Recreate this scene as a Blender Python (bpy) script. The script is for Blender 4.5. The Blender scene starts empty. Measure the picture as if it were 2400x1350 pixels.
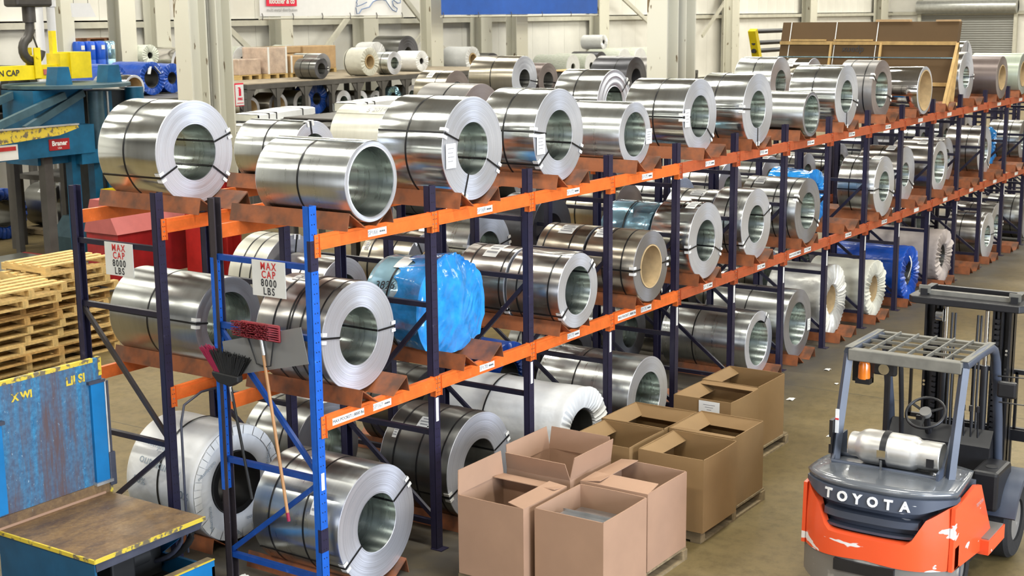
import bpy, math, random
from mathutils import Vector, Matrix, noise
sc = bpy.context.scene
col = sc.collection
R_ = math.radians
# ---------------------------------------------------------------- camera
def look_basis(yaw, pitch, roll):
    F = Vector((math.cos(yaw)*math.cos(pitch), math.sin(yaw)*math.cos(pitch), -math.sin(pitch)))
    R0 = Vector((math.sin(yaw), -math.cos(yaw), 0)); U0 = R0.cross(F)
    R = R0*math.cos(roll) + U0*math.sin(roll); U = -R0*math.sin(roll) + U0*math.cos(roll)
    return R, U, F
_R, _U, _F = look_basis(0.5976, 0.1926, -0.0104)
cd = bpy.data.cameras.new('camera'); cam = bpy.data.objects.new('camera', cd); col.objects.link(cam)
cam.matrix_world = Matrix(((_R.x, _U.x, -_F.x, -7.7697), (_R.y, _U.y, -_F.y, -7.0994), (_R.z, _U.z, -_F.z, 4.608), (0, 0, 0, 1)))
cd.sensor_width = 36.0; cd.lens = 3270.69/2400*36.0; cd.clip_end = 300
cd.dof.use_dof = True; cd.dof.focus_distance = 14.0; cd.dof.aperture_fstop = 4.0
sc.camera = cam
# ---------------------------------------------------------------- world, light, exposure
w = bpy.data.worlds.new('world'); sc.world = w; w.use_nodes = True
w.node_tree.nodes['Background'].inputs[0].default_value = (0.80, 0.87, 1.0, 1); w.node_tree.nodes['Background'].inputs[1].default_value = 0.6
def area(name, loc, rot, sx, sy, power, color):
    l = bpy.data.lights.new(name, 'AREA'); l.shape = 'RECTANGLE'; l.size = sx; l.size_y = sy; l.energy = power; l.color = color
    o = bpy.data.objects.new(name, l); col.objects.link(o); o.location = loc; o.rotation_euler = rot; return o
WARM = (1.0, 0.97, 0.87)
for ix in range(11):                                   # rows of ceiling lamps
    for iy in range(5):
        area('ceiling_lamp_light', (-8 + 8.0*ix, -11 + 7.4*iy, 9.3), (0, 0, 0), 1.0, 3.2, 470, WARM)
# daylight through the open dock doors behind and beside the camera
area('dock_daylight', (-2.0, -15.6, 3.4), (R_(90), 0, 0), 10, 4.5, 3500, (0.76, 0.85, 1.0))
area('dock_daylight', (-13.6, -3.0, 3.4), (R_(90), 0, R_(-90)), 7, 3.5, 350, (0.90, 0.92, 1.0))
sc.view_settings.view_transform = 'Standard'; sc.view_settings.look = 'None'
sc.view_settings.exposure = -0.14; sc.view_settings.gamma = 1.0; sc.view_settings.use_curve_mapping = False
sc.cycles.use_denoising = True; sc.cycles.max_bounces = 5; sc.cycles.diffuse_bounces = 2; sc.cycles.glossy_bounces = 3; sc.cycles.use_adaptive_sampling = True; sc.cycles.adaptive_threshold = 0.08
sc.cycles.sample_clamp_indirect = 6.0; sc.cycles.blur_glossy = 1.0
sc.cycles.caustics_reflective = False; sc.cycles.caustics_refractive = False
# ---------------------------------------------------------------- mesh helpers
rnd = random.Random(7)
ORG = {}
class MB:
    def __init__(s): s.v = []; s.f = []; s.m = []
    def add(s, vs, fs, m=0):
        n = len(s.v); s.v += [Vector(p) for p in vs]; s.f += [tuple(n+i for i in f) for f in fs]; s.m += [m]*len(fs); return s
    def bx(s, x0, x1, y0, y1, z0, z1, m=0):
        return s.add([(x0,y0,z0),(x1,y0,z0),(x1,y1,z0),(x0,y1,z0),(x0,y0,z1),(x1,y0,z1),(x1,y1,z1),(x0,y1,z1)],
                     [(0,3,2,1),(4,5,6,7),(0,1,5,4),(1,2,6,5),(2,3,7,6),(3,0,4,7)], m)
    def bar(s, p0, p1, a, b, up=(0,0,1), m=0):            # a = width across, b = height along up
        p0 = Vector(p0); p1 = Vector(p1); d = (p1-p0).normalized(); up = Vector(up)
        if abs(d.dot(up)) > .98: up = Vector((1,0,0)) if abs(d.x) < .9 else Vector((0,1,0))
        x = d.cross(up).normalized(); y = x.cross(d).normalized()
        vs = []
        for p in (p0, p1):
            for i, j in ((-1,-1),(1,-1),(1,1),(-1,1)): vs.append(p + x*(a/2*i) + y*(b/2*j))
        return s.add(vs, [(0,1,2,3),(7,6,5,4),(0,4,5,1),(1,5,6,2),(2,6,7,3),(3,7,4,0)], m)
    def cyl(s, p0, p1, r, n=12, r2=None, caps=True, m=0):
        p0 = Vector(p0); p1 = Vector(p1); d = (p1-p0).normalized(); r2 = r if r2 is None else r2
        t = Vector((0,0,1)) if abs(d.z) < .9 else Vector((1,0,0)); x = d.cross(t).normalized(); y = d.cross(x)
        vs = []
        for p, q in ((p0, r), (p1, r2)):
            for k in range(n): a = 2*math.pi*k/n; vs.append(p + (x*math.cos(a)+y*math.sin(a))*q)
        fs = [(k, (k+1) % n, n+(k+1) % n, n+k) for k in range(n)]
        if caps: fs += [tuple(range(n-1, -1, -1)), tuple(range(n, 2*n))]
        return s.add(vs, fs, m)
    def tube(s, pts, r, n=8, m=0):
        pts = [Vector(p) for p in pts]; vs = []; x = None
        for i, p in enumerate(pts):
            d = (pts[min(i+1, len(pts)-1)] - pts[max(i-1, 0)]).normalized()
            t = Vector((0,0,1)) if abs(d.z) < .9 else Vector((1,0,0))
            nx = d.cross(t).normalized()
            if x is not None and nx.dot(x) < 0: nx = -nx
            x = nx; y = d.cross(x)
            for k in range(n): a = 2*math.pi*k/n; vs.append(p + (x*math.cos(a)+y*math.sin(a))*r)
        fs = []
        for i in range(len(pts)-1):
            for k in range(n): fs.append((i*n+k, i*n+(k+1) % n, (i+1)*n+(k+1) % n, (i+1)*n+k))
        fs += [tuple(range(n-1, -1, -1)), tuple(range((len(pts)-1)*n, len(pts)*n))]
        return s.add(vs, fs, m)
    def prism(s, poly, axis, a0, a1, m=0):                # poly: 2-D points of the other two axes in order
        def P(u, v, a): return {'x': (a,u,v), 'y': (u,a,v), 'z': (u,v,a)}[axis]
        n = len(poly); vs = [P(u,v,a0) for u,v in poly] + [P(u,v,a1) for u,v in poly]
        fs = [(k, (k+1) % n, n+(k+1) % n, n+k) for k in range(n)] + [tuple(range(n-1,-1,-1)), tuple(range(n,2*n))]
        return s.add(vs, fs, m)
    def lathe(s, prof, c, axis='y', n=64, closed=False, m=None, fn=None):   # prof: (radius, along)
        c = Vector(c); vs = []
        for i, (r, h) in enumerate(prof):
            for k in range(n):
                a = 2*math.pi*k/n; rr, hh = fn(r, h, a, i) if fn else (r, h)
                u, v = rr*math.cos(a), rr*math.sin(a)
                vs.append(c + Vector({'y': (u,hh,v), 'z': (u,v,hh), 'x': (hh,u,v)}[axis]))
        L = len(prof); base = len(s.v); s.v += vs
        for i in range(L if closed else L-1):
            j = (i+1) % L
            for k in range(n):
                s.f.append((base+i*n+k, base+i*n+(k+1) % n, base+j*n+(k+1) % n, base+j*n+k)); s.m.append(m[i] if m else 0)
        return s
    def grid(s, fn, nu, nv, m=0):
        vs = [fn(i/nu, j/nv) for j in range(nv+1) for i in range(nu+1)]
        fs = [(j*(nu+1)+i, j*(nu+1)+i+1, (j+1)*(nu+1)+i+1, (j+1)*(nu+1)+i) for j in range(nv) for i in range(nu)]
        return s.add(vs, fs, m)
    def data(s, name, mats, org, smooth):
        me = bpy.data.meshes.new(name); me.from_pydata([tuple(p-org) for p in s.v], [], s.f); me.update()
        for mt in (mats if isinstance(mats, (list, tuple)) else [mats]): me.materials.append(M[mt] if isinstance(mt, str) else mt)
        if any(s.m): me.polygons.foreach_set('material_index', s.m)
        if smooth: me.shade_smooth(); me.set_sharp_from_angle(angle=R_(smooth if smooth is not True else 35))
        return me
    def build(s, name, mats, parent=None, smooth=False, bevel=0, org=None):
        if parent is not None: po = ORG[parent.name]
        else: po = Vector((0,0,0))
        if org is None:
            if parent is not None: org = po
            else:
                xs = [p.x for p in s.v]; ys = [p.y for p in s.v]; zs = [p.z for p in s.v]
                org = Vector(((min(xs)+max(xs))/2, (min(ys)+max(ys))/2, min(zs)))
        org = Vector(org)
        o = bpy.data.objects.new(name, s.data(name, mats, org, smooth)); col.objects.link(o)
        o.location = org - po; ORG[o.name] = org
        if parent is not None: o.parent = parent
        if bevel:
            b = o.modifiers.new('bevel', 'BEVEL'); b.width = bevel; b.segments = 2; b.limit_method = 'ANGLE'
        return o
def fixn(o):                                             # make face normals point outward
    import bmesh
    bm = bmesh.new(); bm.from_mesh(o.data); bmesh.ops.recalc_face_normals(bm, faces=bm.faces); bm.to_mesh(o.data); bm.free(); return o
def tag(o, label, cat, group=None, kind=None):
    o['label'] = label; o['category'] = cat
    if group: o['group'] = group
    if kind: o['kind'] = kind
    return o
def thing(name, loc, label, cat, group=None):
    o = bpy.data.objects.new(name, None); col.objects.link(o); o.location = loc; ORG[o.name] = Vector(loc); o.empty_display_size = .1
    return tag(o, label, cat, group)
def struct(o): o['kind'] = 'structure'; return o
def text(name, s, size, loc, xd, yd, mat, parent, align='CENTER', ext=.0006, sx=1.0, bold=0.0, space=1.0):
    c = bpy.data.curves.new(name, 'FONT'); c.body = s; c.size = size; c.align_x = align; c.align_y = 'CENTER'; c.extrude = ext; c.offset = bold
    c.space_character = space; c.resolution_u = 3; c.materials.append(M[mat])
    tmp = bpy.data.objects.new(name, c); me = bpy.data.meshes.new_from_object(tmp); bpy.data.objects.remove(tmp)
    o = bpy.data.objects.new(name, me); col.objects.link(o)
    xd = Vector(xd).normalized(); yd = Vector(yd).normalized(); zd = xd.cross(yd); p = Vector(loc) - (ORG[parent.name] if parent else Vector((0,0,0)))
    o.matrix_local = Matrix(((xd.x*sx, yd.x, zd.x, p.x), (xd.y*sx, yd.y, zd.y, p.y), (xd.z*sx, yd.z, zd.z, p.z), (0,0,0,1)))
    if parent: o.parent = parent
    ORG[o.name] = Vector(loc); return o
def share(o, parent=None, loc=None):                     # one more object with the same mesh
    c = o.copy(); col.objects.link(c); c.parent = parent
    if loc is not None: c.location = loc
    ORG[c.name] = (ORG[parent.name] if parent else Vector((0,0,0))) + c.location; return c
def copy_tree(root, loc, rz=0.0):
    r = root.copy(); col.objects.link(r); r.location = loc; r.rotation_euler = (0, 0, rz); ORG[r.name] = Vector(loc)
    for ch in root.children:
        c = ch.copy(); col.objects.link(c); c.parent = r
        for g in ch.children: d = g.copy(); col.objects.link(d); d.parent = c
    return r
ORD = 'first second third fourth fifth sixth seventh eighth ninth tenth eleventh twelfth thirteenth fourteenth fifteenth sixteenth seventeenth eighteenth nineteenth twentieth'.split()
# ---------------------------------------------------------------- materials
M = {}
def nodes(name):
    m = bpy.data.materials.new(name); m.use_nodes = True; M[name] = m
    return m, m.node_tree, m.node_tree.nodes['Principled BSDF']
def mat(name, c, rough=.5, metal=0.0, var=.12, scale=6.0, stretch=(1,1,1), bump=0.0, bscale=None, c2=None, thresh=None, spec=.5, rvar=0.0, coat=0.0, alpha=1.0, trans=0.0, emit=0.0):
    m, t, b = nodes(name); N = t.nodes; L = t.links
    b.inputs['Roughness'].default_value = rough; b.inputs['Metallic'].default_value = metal; b.inputs['Specular IOR Level'].default_value = spec
    b.inputs['Coat Weight'].default_value = coat; b.inputs['Alpha'].default_value = alpha; b.inputs['Transmission Weight'].default_value = trans
    if emit: b.inputs['Emission Color'].default_value = (*c, 1); b.inputs['Emission Strength'].default_value = emit
    tc = N.new('ShaderNodeTexCoord'); mp = N.new('ShaderNodeMapping'); mp.inputs['Scale'].default_value = stretch
    L.new(tc.outputs['Object'], mp.inputs['Vector'])
    nz = N.new('ShaderNodeTexNoise'); nz.inputs['Scale'].default_value = scale; nz.inputs['Detail'].default_value = 3; nz.inputs['Roughness'].default_value = .6
    L.new(mp.outputs['Vector'], nz.inputs['Vector'])
    rp = N.new('ShaderNodeValToRGB')
    if c2 is None:
        a = [min(1, x*(1-var)) for x in c]; d = [min(1, x*(1+var)) for x in c]
        rp.color_ramp.elements[0].position = .3; rp.color_ramp.elements[1].position = .7
    else:
        a, d = c, c2; lo, hi = thresh or (.55, .62); rp.color_ramp.elements[0].position = lo; rp.color_ramp.elements[1].position = hi
    rp.color_ramp.elements[0].color = (*a, 1); rp.color_ramp.elements[1].color = (*d, 1)
    L.new(nz.outputs['Fac'], rp.inputs['Fac']); L.new(rp.outputs['Color'], b.inputs['Base Color'])
    if rvar:
        mr = N.new('ShaderNodeMapRange'); mr.inputs['From Min'].default_value = .3; mr.inputs['From Max'].default_value = .7
        mr.inputs['To Min'].default_value = max(.03, rough-rvar); mr.inputs['To Max'].default_value = rough+rvar
        L.new(nz.outputs['Fac'], mr.inputs['Value']); L.new(mr.outputs['Result'], b.inputs['Roughness'])
    if bump:
        bp = N.new('ShaderNodeBump'); bp.inputs['Strength'].default_value = bump; bp.inputs['Distance'].default_value = .02
        if bscale:
            n2 = N.new('ShaderNodeTexNoise'); n2.inputs['Scale'].default_value = bscale; n2.inputs['Detail'].default_value = 2.5; L.new(mp.outputs['Vector'], n2.inputs['Vector']); L.new(n2.outputs['Fac'], bp.inputs['Height'])
        else: L.new(nz.outputs['Fac'], bp.inputs['Height'])
        L.new(bp.outputs['Normal'], b.inputs['Normal'])
    return m
def steel(name, c, rough, metal=1.0, rv=.06, bump=.02):   # rolled sheet: streaks run round the coil
    m = mat(name, c, rough, metal, var=.06, scale=3.0, stretch=(.5, 5, .5), rvar=rv*.4)
    aniso(m, .85, .25); return m
def aniso(m, k, rot=0.0):                                  # rolling direction runs round the coil axis (Y)
    t = m.node_tree; b = t.nodes['Principled BSDF']; tg = t.nodes.new('ShaderNodeTangent'); tg.direction_type = 'RADIAL'; tg.axis = 'Y'
    b.inputs['Anisotropic'].default_value = k; b.inputs['Anisotropic Rotation'].default_value = rot; t.links.new(tg.outputs['Tangent'], b.inputs['Tangent'])
def ringed(name, c, rough, metal=.85, var=.13):           # coil end: the edges of the windings
    m, t, b = nodes(name); N = t.nodes; L = t.links
    b.inputs['Metallic'].default_value = metal
    tc = N.new('ShaderNodeTexCoord'); sp = N.new('ShaderNodeVectorMath'); sp.operation = 'MULTIPLY'; sp.inputs[1].default_value = (1,0,1)
    ln = N.new('ShaderNodeVectorMath'); ln.operation = 'LENGTH'; L.new(tc.outputs['Object'], sp.inputs[0]); L.new(sp.outputs[0], ln.inputs[0])
    nz = N.new('ShaderNodeTexNoise'); nz.noise_dimensions = '1D'; nz.inputs['Scale'].default_value = 130; nz.inputs['Detail'].default_value = 4; nz.inputs['Roughness'].default_value = .7
    L.new(ln.outputs['Value'], nz.inputs['W'])
    rp = N.new('ShaderNodeValToRGB'); e = rp.color_ramp.elements
    e[0].position = .3; e[1].position = .7; e[0].color = (*[x*(1-var) for x in c], 1); e[1].color = (*[min(1, x*(1+var*.6)) for x in c], 1)
    L.new(nz.outputs['Fac'], rp.inputs['Fac']); L.new(rp.outputs['Color'], b.inputs['Base Color'])
    mr = N.new('ShaderNodeMapRange'); mr.inputs['To Min'].default_value = rough-.12; mr.inputs['To Max'].default_value = rough+.12
    L.new(nz.outputs['Fac'], mr.inputs['Value']); L.new(mr.outputs['Result'], b.inputs['Roughness'])
    bp = N.new('ShaderNodeBump'); bp.inputs['Strength'].default_value = .10; bp.inputs['Distance'].default_value = .004; L.new(nz.outputs['Fac'], bp.inputs['Height']); L.new(bp.outputs['Normal'], b.inputs['Normal'])
    aniso(m, .7); return m
steel('galv', (.72,.745,.74), .19); steel('galv_soft', (.66,.685,.675), .29); steel('galv_dull', (.50,.515,.50), .34)
steel('steel_warm', (.47,.455,.43), .30); steel('steel_bronze', (.48,.44,.36), .30); steel('steel_dark', (.20,.20,.19), .34, .9); steel('steel_mirror', (.70,.68,.66), .08, 1, .03, .005)
steel('coat_brown', (.17,.135,.125), .45, .35); steel('coat_green', (.42,.47,.38), .38, .2); steel('coat_cream', (.66,.65,.56), .36, .15); steel('coat_grey', (.25,.24,.23), .45, .5); steel('coat_blackish', (.09,.09,.10), .4, .6)
ringed('end_silver', (.76,.785,.86), .38, .75, .20); ringed('end_grey', (.40,.40,.43), .42); ringed('end_dark', (.13,.13,.145), .40); ringed('end_brown', (.24,.20,.185), .5, .4); ringed('end_green', (.35,.37,.33), .5, .4)
steel('bore', (.42,.47,.45), .28)
mat('kraft_core', (.50,.36,.19), .7, var=.15, scale=9)
mat('strap_black', (.012,.012,.013), .38, .3, var=.1)
mat('paper_white', (.80,.80,.77), .7, var=.03)
mat('ink', (.03,.03,.035), .6); mat('ink_grey', (.30,.30,.31), .7); mat('ink_teal', (.30,.36,.42), .7); mat('ink_red', (.55,.03,.03), .6); mat('ink_blue', (.10,.17,.33), .6)
mat('wrap_white', (.76,.77,.77), .42, var=.05, bump=.5, scale=5, bscale=7, stretch=(1,1,1))
mat('wrap_foil', (.66,.65,.60), .38, .25, var=.12, bump=.35, scale=4, bscale=12)
mat('wrap_cream', (.62,.61,.52), .5, var=.07, bump=.3, scale=5, bscale=10)
mat('wrap_mauve', (.46,.40,.37), .42, var=.1, bump=.3, scale=5, bscale=10)
mat('wrap_blue', (.010,.075,.42), .30, var=.15, bump=.35, scale=6, bscale=14, coat=.3)
mat('wrap_green_text', (.68,.70,.62), .5, c2=(.48,.53,.42), thresh=(.50,.58), scale=26, stretch=(1,.35,6), bump=.1)
mat('film_blue', (.025,.28,.72), .16, .0, var=.3, bump=.35, scale=5, bscale=13, coat=.6)
mat('film_pale', (.42,.70,.86), .14, .35, var=.15, bump=.10, scale=4, bscale=10, coat=.6)
mat('film_light', (.36,.62,.78), .16, .75, var=.15, bump=.18, scale=4, bscale=10, coat=.5)
# rack paint: punched holes are part of the sheet (dark dots), scuffed
def rackpaint(name, c, rough=.42, holes=False, worn=None):
    m, t, b = nodes(name); N = t.nodes; L = t.links; b.inputs['Roughness'].default_value = rough
    tc = N.new('ShaderNodeTexCoord'); nz = N.new('ShaderNodeTexNoise'); nz.inputs['Scale'].default_value = 9; nz.inputs['Detail'].default_value = 4; nz.inputs['Roughness'].default_value = .7
    L.new(tc.outputs['Object'], nz.inputs['Vector'])
    rp = N.new('ShaderNodeValToRGB'); e = rp.color_ramp.elements; e[0].position = .35; e[1].position = .62
    e[0].color = (*[x*.82 for x in c], 1); e[1].color = (*c, 1)
    e2 = rp.color_ramp.elements.new(.74); e2.color = (*(worn or [min(1, x*1.5+.03) for x in c]), 1)
    L.new(nz.outputs['Fac'], rp.inputs['Fac']); out = rp.outputs['Color']
    if holes:
        sp = N.new('ShaderNodeSeparateXYZ'); L.new(tc.outputs['Object'], sp.inputs[0])
        def math_(op, a, b_):
            n = N.new('ShaderNodeMath'); n.operation = op
            for i, v in enumerate((a, b_)):
                if v is None: continue
                if isinstance(v, (int, float)): n.inputs[i].default_value = v
                else: L.new(v, n.inputs[i])
            return n.outputs[0]
        zz = math_('SUBTRACT', math_('FRACT', math_('DIVIDE', sp.outputs['Z'], .076), None), .5); zz = math_('MULTIPLY', zz, .076)
        xx = math_('SUBTRACT', math_('ABSOLUTE', sp.outputs['X'], None), .014)
        d = math_('SQRT', math_('ADD', math_('MULTIPLY', zz, zz), math_('MULTIPLY', xx, xx)), None)
        hole = math_('LESS_THAN', d, .0055)
        mx = N.new('ShaderNodeMix'); mx.data_type = 'RGBA'; L.new(hole, mx.inputs['Factor']); L.new(out, mx.inputs['A']); mx.inputs['B'].default_value = (.006,.006,.008,1); out = mx.outputs['Result']
    L.new(out, b.inputs['Base Color']); return m
rackpaint('post_navy', (.021,.018,.046), holes=True); rackpaint('post_blue', (.010,.115,.55), holes=True); rackpaint('post_brown', (.045,.036,.042), holes=True)
rackpaint('brace_navy', (.016,.015,.033)); rackpaint('brace_blue', (.010,.07,.34)); rackpaint('brace_brown', (.050,.042,.042))
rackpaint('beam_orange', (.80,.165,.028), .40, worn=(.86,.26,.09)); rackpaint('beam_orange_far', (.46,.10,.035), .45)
mat('cradle_rust', (.34,.105,.036), .55, .1, c2=(.13,.06,.034), thresh=(.40,.66), scale=4.5, bump=.08, bscale=25)
mat('bolt', (.55,.55,.53), .35, .9)
# ---------------------------------------------------------------- setting
def concrete():
    m, t, b = nodes('concrete'); N = t.nodes; L = t.links
    tc = N.new('ShaderNodeTexCoord')
    def nz(scale, det=6, ro=.6):
        n = N.new('ShaderNodeTexNoise'); n.inputs['Scale'].default_value = scale; n.inputs['Detail'].default_value = det; n.inputs['Roughness'].default_value = ro
        L.new(tc.outputs['Object'], n.inputs['Vector']); return n.outputs['Fac']
    def ramp(f, *st):
        r = N.new('ShaderNodeValToRGB'); e = r.color_ramp.elements
        while len(e) < len(st): e.new(.5)
        for k, (p, c) in enumerate(st): e[k].position = p; e[k].color = (*c, 1)
        L.new(f, r.inputs['Fac']); return r.outputs['Color']
    big = ramp(nz(.35), (.3, (.120,.086,.034)), (.55, (.170,.127,.054)), (.75, (.215,.168,.082)))
    fine = ramp(nz(7, 8, .75), (.28, (.50,.48,.44)), (.52, (1,1,1)), (.78, (1.25,1.22,1.15)))
    mx = N.new('ShaderNodeMix'); mx.data_type = 'RGBA'; mx.blend_type = 'MULTIPLY'; mx.inputs['Factor'].default_value = .75
    L.new(big, mx.inputs['A']); L.new(fine, mx.inputs['B'])
    # old dark tyre and oil film lies along the racks
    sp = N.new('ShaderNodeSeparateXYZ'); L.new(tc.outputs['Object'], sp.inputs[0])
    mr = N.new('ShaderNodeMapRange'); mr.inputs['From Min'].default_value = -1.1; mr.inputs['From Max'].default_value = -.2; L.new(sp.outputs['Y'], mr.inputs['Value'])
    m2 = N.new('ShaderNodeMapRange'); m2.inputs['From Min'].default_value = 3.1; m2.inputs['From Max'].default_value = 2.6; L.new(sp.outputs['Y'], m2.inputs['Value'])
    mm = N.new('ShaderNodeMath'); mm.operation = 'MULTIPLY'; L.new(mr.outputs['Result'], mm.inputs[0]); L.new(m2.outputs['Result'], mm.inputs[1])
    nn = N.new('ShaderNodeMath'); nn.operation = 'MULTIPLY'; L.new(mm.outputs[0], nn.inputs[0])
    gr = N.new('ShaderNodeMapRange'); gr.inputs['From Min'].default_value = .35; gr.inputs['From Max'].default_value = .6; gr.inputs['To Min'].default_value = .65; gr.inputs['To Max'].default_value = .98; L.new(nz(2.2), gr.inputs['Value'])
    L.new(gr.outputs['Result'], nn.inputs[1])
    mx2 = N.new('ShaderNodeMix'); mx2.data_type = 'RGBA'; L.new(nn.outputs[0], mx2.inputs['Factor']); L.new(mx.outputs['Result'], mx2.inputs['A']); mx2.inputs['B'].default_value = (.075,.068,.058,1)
    L.new(mx2.outputs['Result'], b.inputs['Base Color'])
    rr = N.new('ShaderNodeMapRange'); rr.inputs['To Min'].default_value = .42; rr.inputs['To Max'].default_value = .68; b.inputs['Specular IOR Level'].default_value = .32; L.new(nz(1.5), rr.inputs['Value']); L.new(rr.outputs['Result'], b.inputs['Roughness'])
    bp = N.new('ShaderNodeBump'); bp.inputs['Strength'].default_value = .06; bp.inputs['Distance'].default_value = .01; L.new(nz(30), bp.inputs['Height']); L.new(bp.outputs['Normal'], b.inputs['Normal'])
concrete()
mat('wall_panel', (.86,.84,.77), .55, var=.05, scale=1.3, bump=.03); mat('wall_plain', (.13,.125,.115), .7, var=.05, scale=.6)
mat('girt', (.62,.60,.50), .6, var=.1, scale=3); mat('girt_shade', (.34,.33,.28), .6)
mat('ceiling_paint', (.42,.42,.40), .7, var=.05, scale=.5)
mat('column_paint', (.70,.68,.57), .45, c2=(.18,.13,.07), thresh=(.645,.67), scale=5, stretch=(1,1,.35), bump=.04)
mat('column_shade', (.50,.49,.42), .5, c2=(.16,.12,.07), thresh=(.72,.78), scale=5, stretch=(1,1,.35))
mat('red_base', (.42,.02,.018), .4, var=.2, scale=4); mat('joint', (.10,.09,.07), .9)
XW0, XW1, YW0, YW1, ZC = -14.0, 78.0, -16.0, 22.8, 9.6
fl = struct(MB().bx(XW0, XW1, YW0, YW1, -.2, 0).build('floor', 'concrete', org=(0,0,0)))
for (a, b_) in [((-6, 3.55), (40, 3.55)), ((2.6, 3.55), (2.6, 22)), ((10.5, 3.55), (10.5, 22)), ((8.3, -16), (8.3, -.3))]:
    MB().bar((*a, .0005), (*b_, .0005), .012, .001).build('joint_strip', 'joint', fl)
wb = bpy.data.objects.new('wall_back', None); col.objects.link(wb); ORG['wall_back'] = Vector((0,0,0)); struct(wb)
pw = 1.15; p0 = MB().bx(0, pw-.012, YW1, YW1+.12, 0, ZC); p0.bx(pw-.012, pw, YW1+.02, YW1+.12, 0, ZC)
pan = p0.build('wall_panel', 'wall_panel', wb); pan.location.x = XW0
for k in range(1, int((XW1-XW0)/pw)+1): share(pan, wb, (XW0+k*pw, 0, 0))
struct(MB().bx(XW1, XW1+.2, YW0, YW1, 0, ZC).build('wall_right', 'wall_panel'))
struct(MB().bx(XW0-.2, XW0, YW0, YW1, 0, ZC).build('wall_left', 'wall_plain'))
struct(MB().bx(XW0, XW1, YW0-.2, YW0, 0, ZC).build('wall_front', 'wall_plain'))
struct(MB().bx(XW0, XW1, YW0, YW1, ZC, ZC+.2).build('ceiling', 'ceiling_paint'))
for i, z in enumerate((1.6, 4.50, 7.2)):
    g = MB().bx(XW0, XW1, YW1-.20, YW1-.16, z-.10, z+.10).bx(XW0, XW1, YW1-.20, YW1-.002, z+.06, z+.10)
    struct(g.build('trim_%d' % (i+1), 'girt'))
g = MB()
struct(MB().bx(XW1-.2, XW1-.05, YW0, YW1, 4.4, 4.6).build('trim_4', 'girt'))
def hcol(x, y, w, d, paint='column_paint', z1=ZC, name='column'):      # rolled H column, flanges facing -Y and +Y
    m = MB().bx(x-w/2, x+w/2, y-d/2, y-d/2+.03, 0, z1).bx(x-w/2, x+w/2, y+d/2-.03, y+d/2, 0, z1).bx(x-.015, x+.015, y-d/2+.03, y+d/2-.03, 0, z1)
    return struct(m.build(name, paint))
for x, w in ((12.2,.45), (27.3,.7), (23.4,.5), (33.7,.65), (42.0,.75), (54.3,.9), (75.0,1.1), (64.0,.9), (18.6,.5)): hcol(x, 22.35, w, .5)
for x, w in ((15.9,.5), (14.1,.36), (28.5,.62), (33.4,.7), (50.6,.45)): hcol(x, 20.6, w, .45)
for (x0, z0, x1, z1) in ((23.9, 2.6, 27.0, 5.2), (28.8, 3.0, 33.0, 6.4), (28.8, 5.5, 32.6, 2.4), (42.5, 5.8, 46.5, 4.0), (51.0, 3.6, 54.0, 5.6), (18.9, 6.0, 23.0, 2.9)):
    struct(MB().bar((x0, 22.2, z0), (x1, 22.2, z1), .08, .16).build('cross_brace', 'girt'))
# big built-up crane column nearest the left bay: two legs, a pipe, red painted foot
def crane_column(x, y, red, label_parts):
    c = bpy.data.objects.new('column', None); col.objects.link(c); c.location = (x, y, 0); ORG[c.name] = Vector((x, y, 0)); struct(c)
    z0 = 1.9 if red else 0
    def legs(a, b, m1, m2, nm):
        MB().bx(x-.47, x-.44, y-.18, y+.18, a, b).bx(x-.10, x-.07, y-.18, y+.18, a, b).bx(x-.44, x-.10, y-.02, y+.02, a, b).build(nm, m1, c)
        MB().bx(x+.10, x+.13, y-.22, y+.22, a, b).bx(x+.44, x+.47, y-.22, y+.22, a, b).bx(x+.13, x+.44, y-.02, y+.02, a, b).build(nm, m1, c)
        MB().bx(x-.07, x+.10, y+.03, y+.05, a, b).build('lacing_plate', m2, c)
    legs(z0, ZC, 'column_paint', 'column_shade', 'column_leg')
    if red: legs(0, z0, 'red_base', 'red_base', 'column_foot')
    MB().tube([(x+.03, y-.10, .0), (x+.03, y-.10, ZC)], .022, 8).build('conduit_pipe', 'girt_shade', c)
    return c
crane_column(9.35, 10.9, True, 0); crane_column(12.85, 3.75, False, 0)
# roll-up door in the far end wall
mat('door_grey', (.28,.28,.26), .5, .3, var=.08, scale=2, stretch=(1,1,9)); mat('door_drum', (.5,.51,.49), .35, .6)
dr = bpy.data.objects.new('door_1', None); col.objects.link(dr); dr.location = (78, 18, 0); ORG['door_1'] = Vector((78, 18, 0)); struct(dr)
sl = MB().prism([(77.86,0),(77.83,.07),(77.86,.135),(77.95,.135),(77.95,0)], 'y', 15.3, 20.8)
sl.v = [Vector((p.x, p.y, p.z)) for p in sl.v]; s0 = sl.build('slat', 'door_grey', dr)
for k in range(1, 37): share(s0, dr, (0, 0, k*.135))
MB().cyl((77.6, 15.1, 4.86), (77.6, 21.0, 4.86), .40, 20).build('roller_drum', 'door_drum', dr, smooth=True)
MB().bx(77.7, 77.98, 20.8, 21.0, 0, 5.6).build('door_guide', 'girt', dr); MB().bx(77.7, 77.98, 15.1, 15.3, 0, 5.6).build('door_guide', 'girt', dr)
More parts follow.
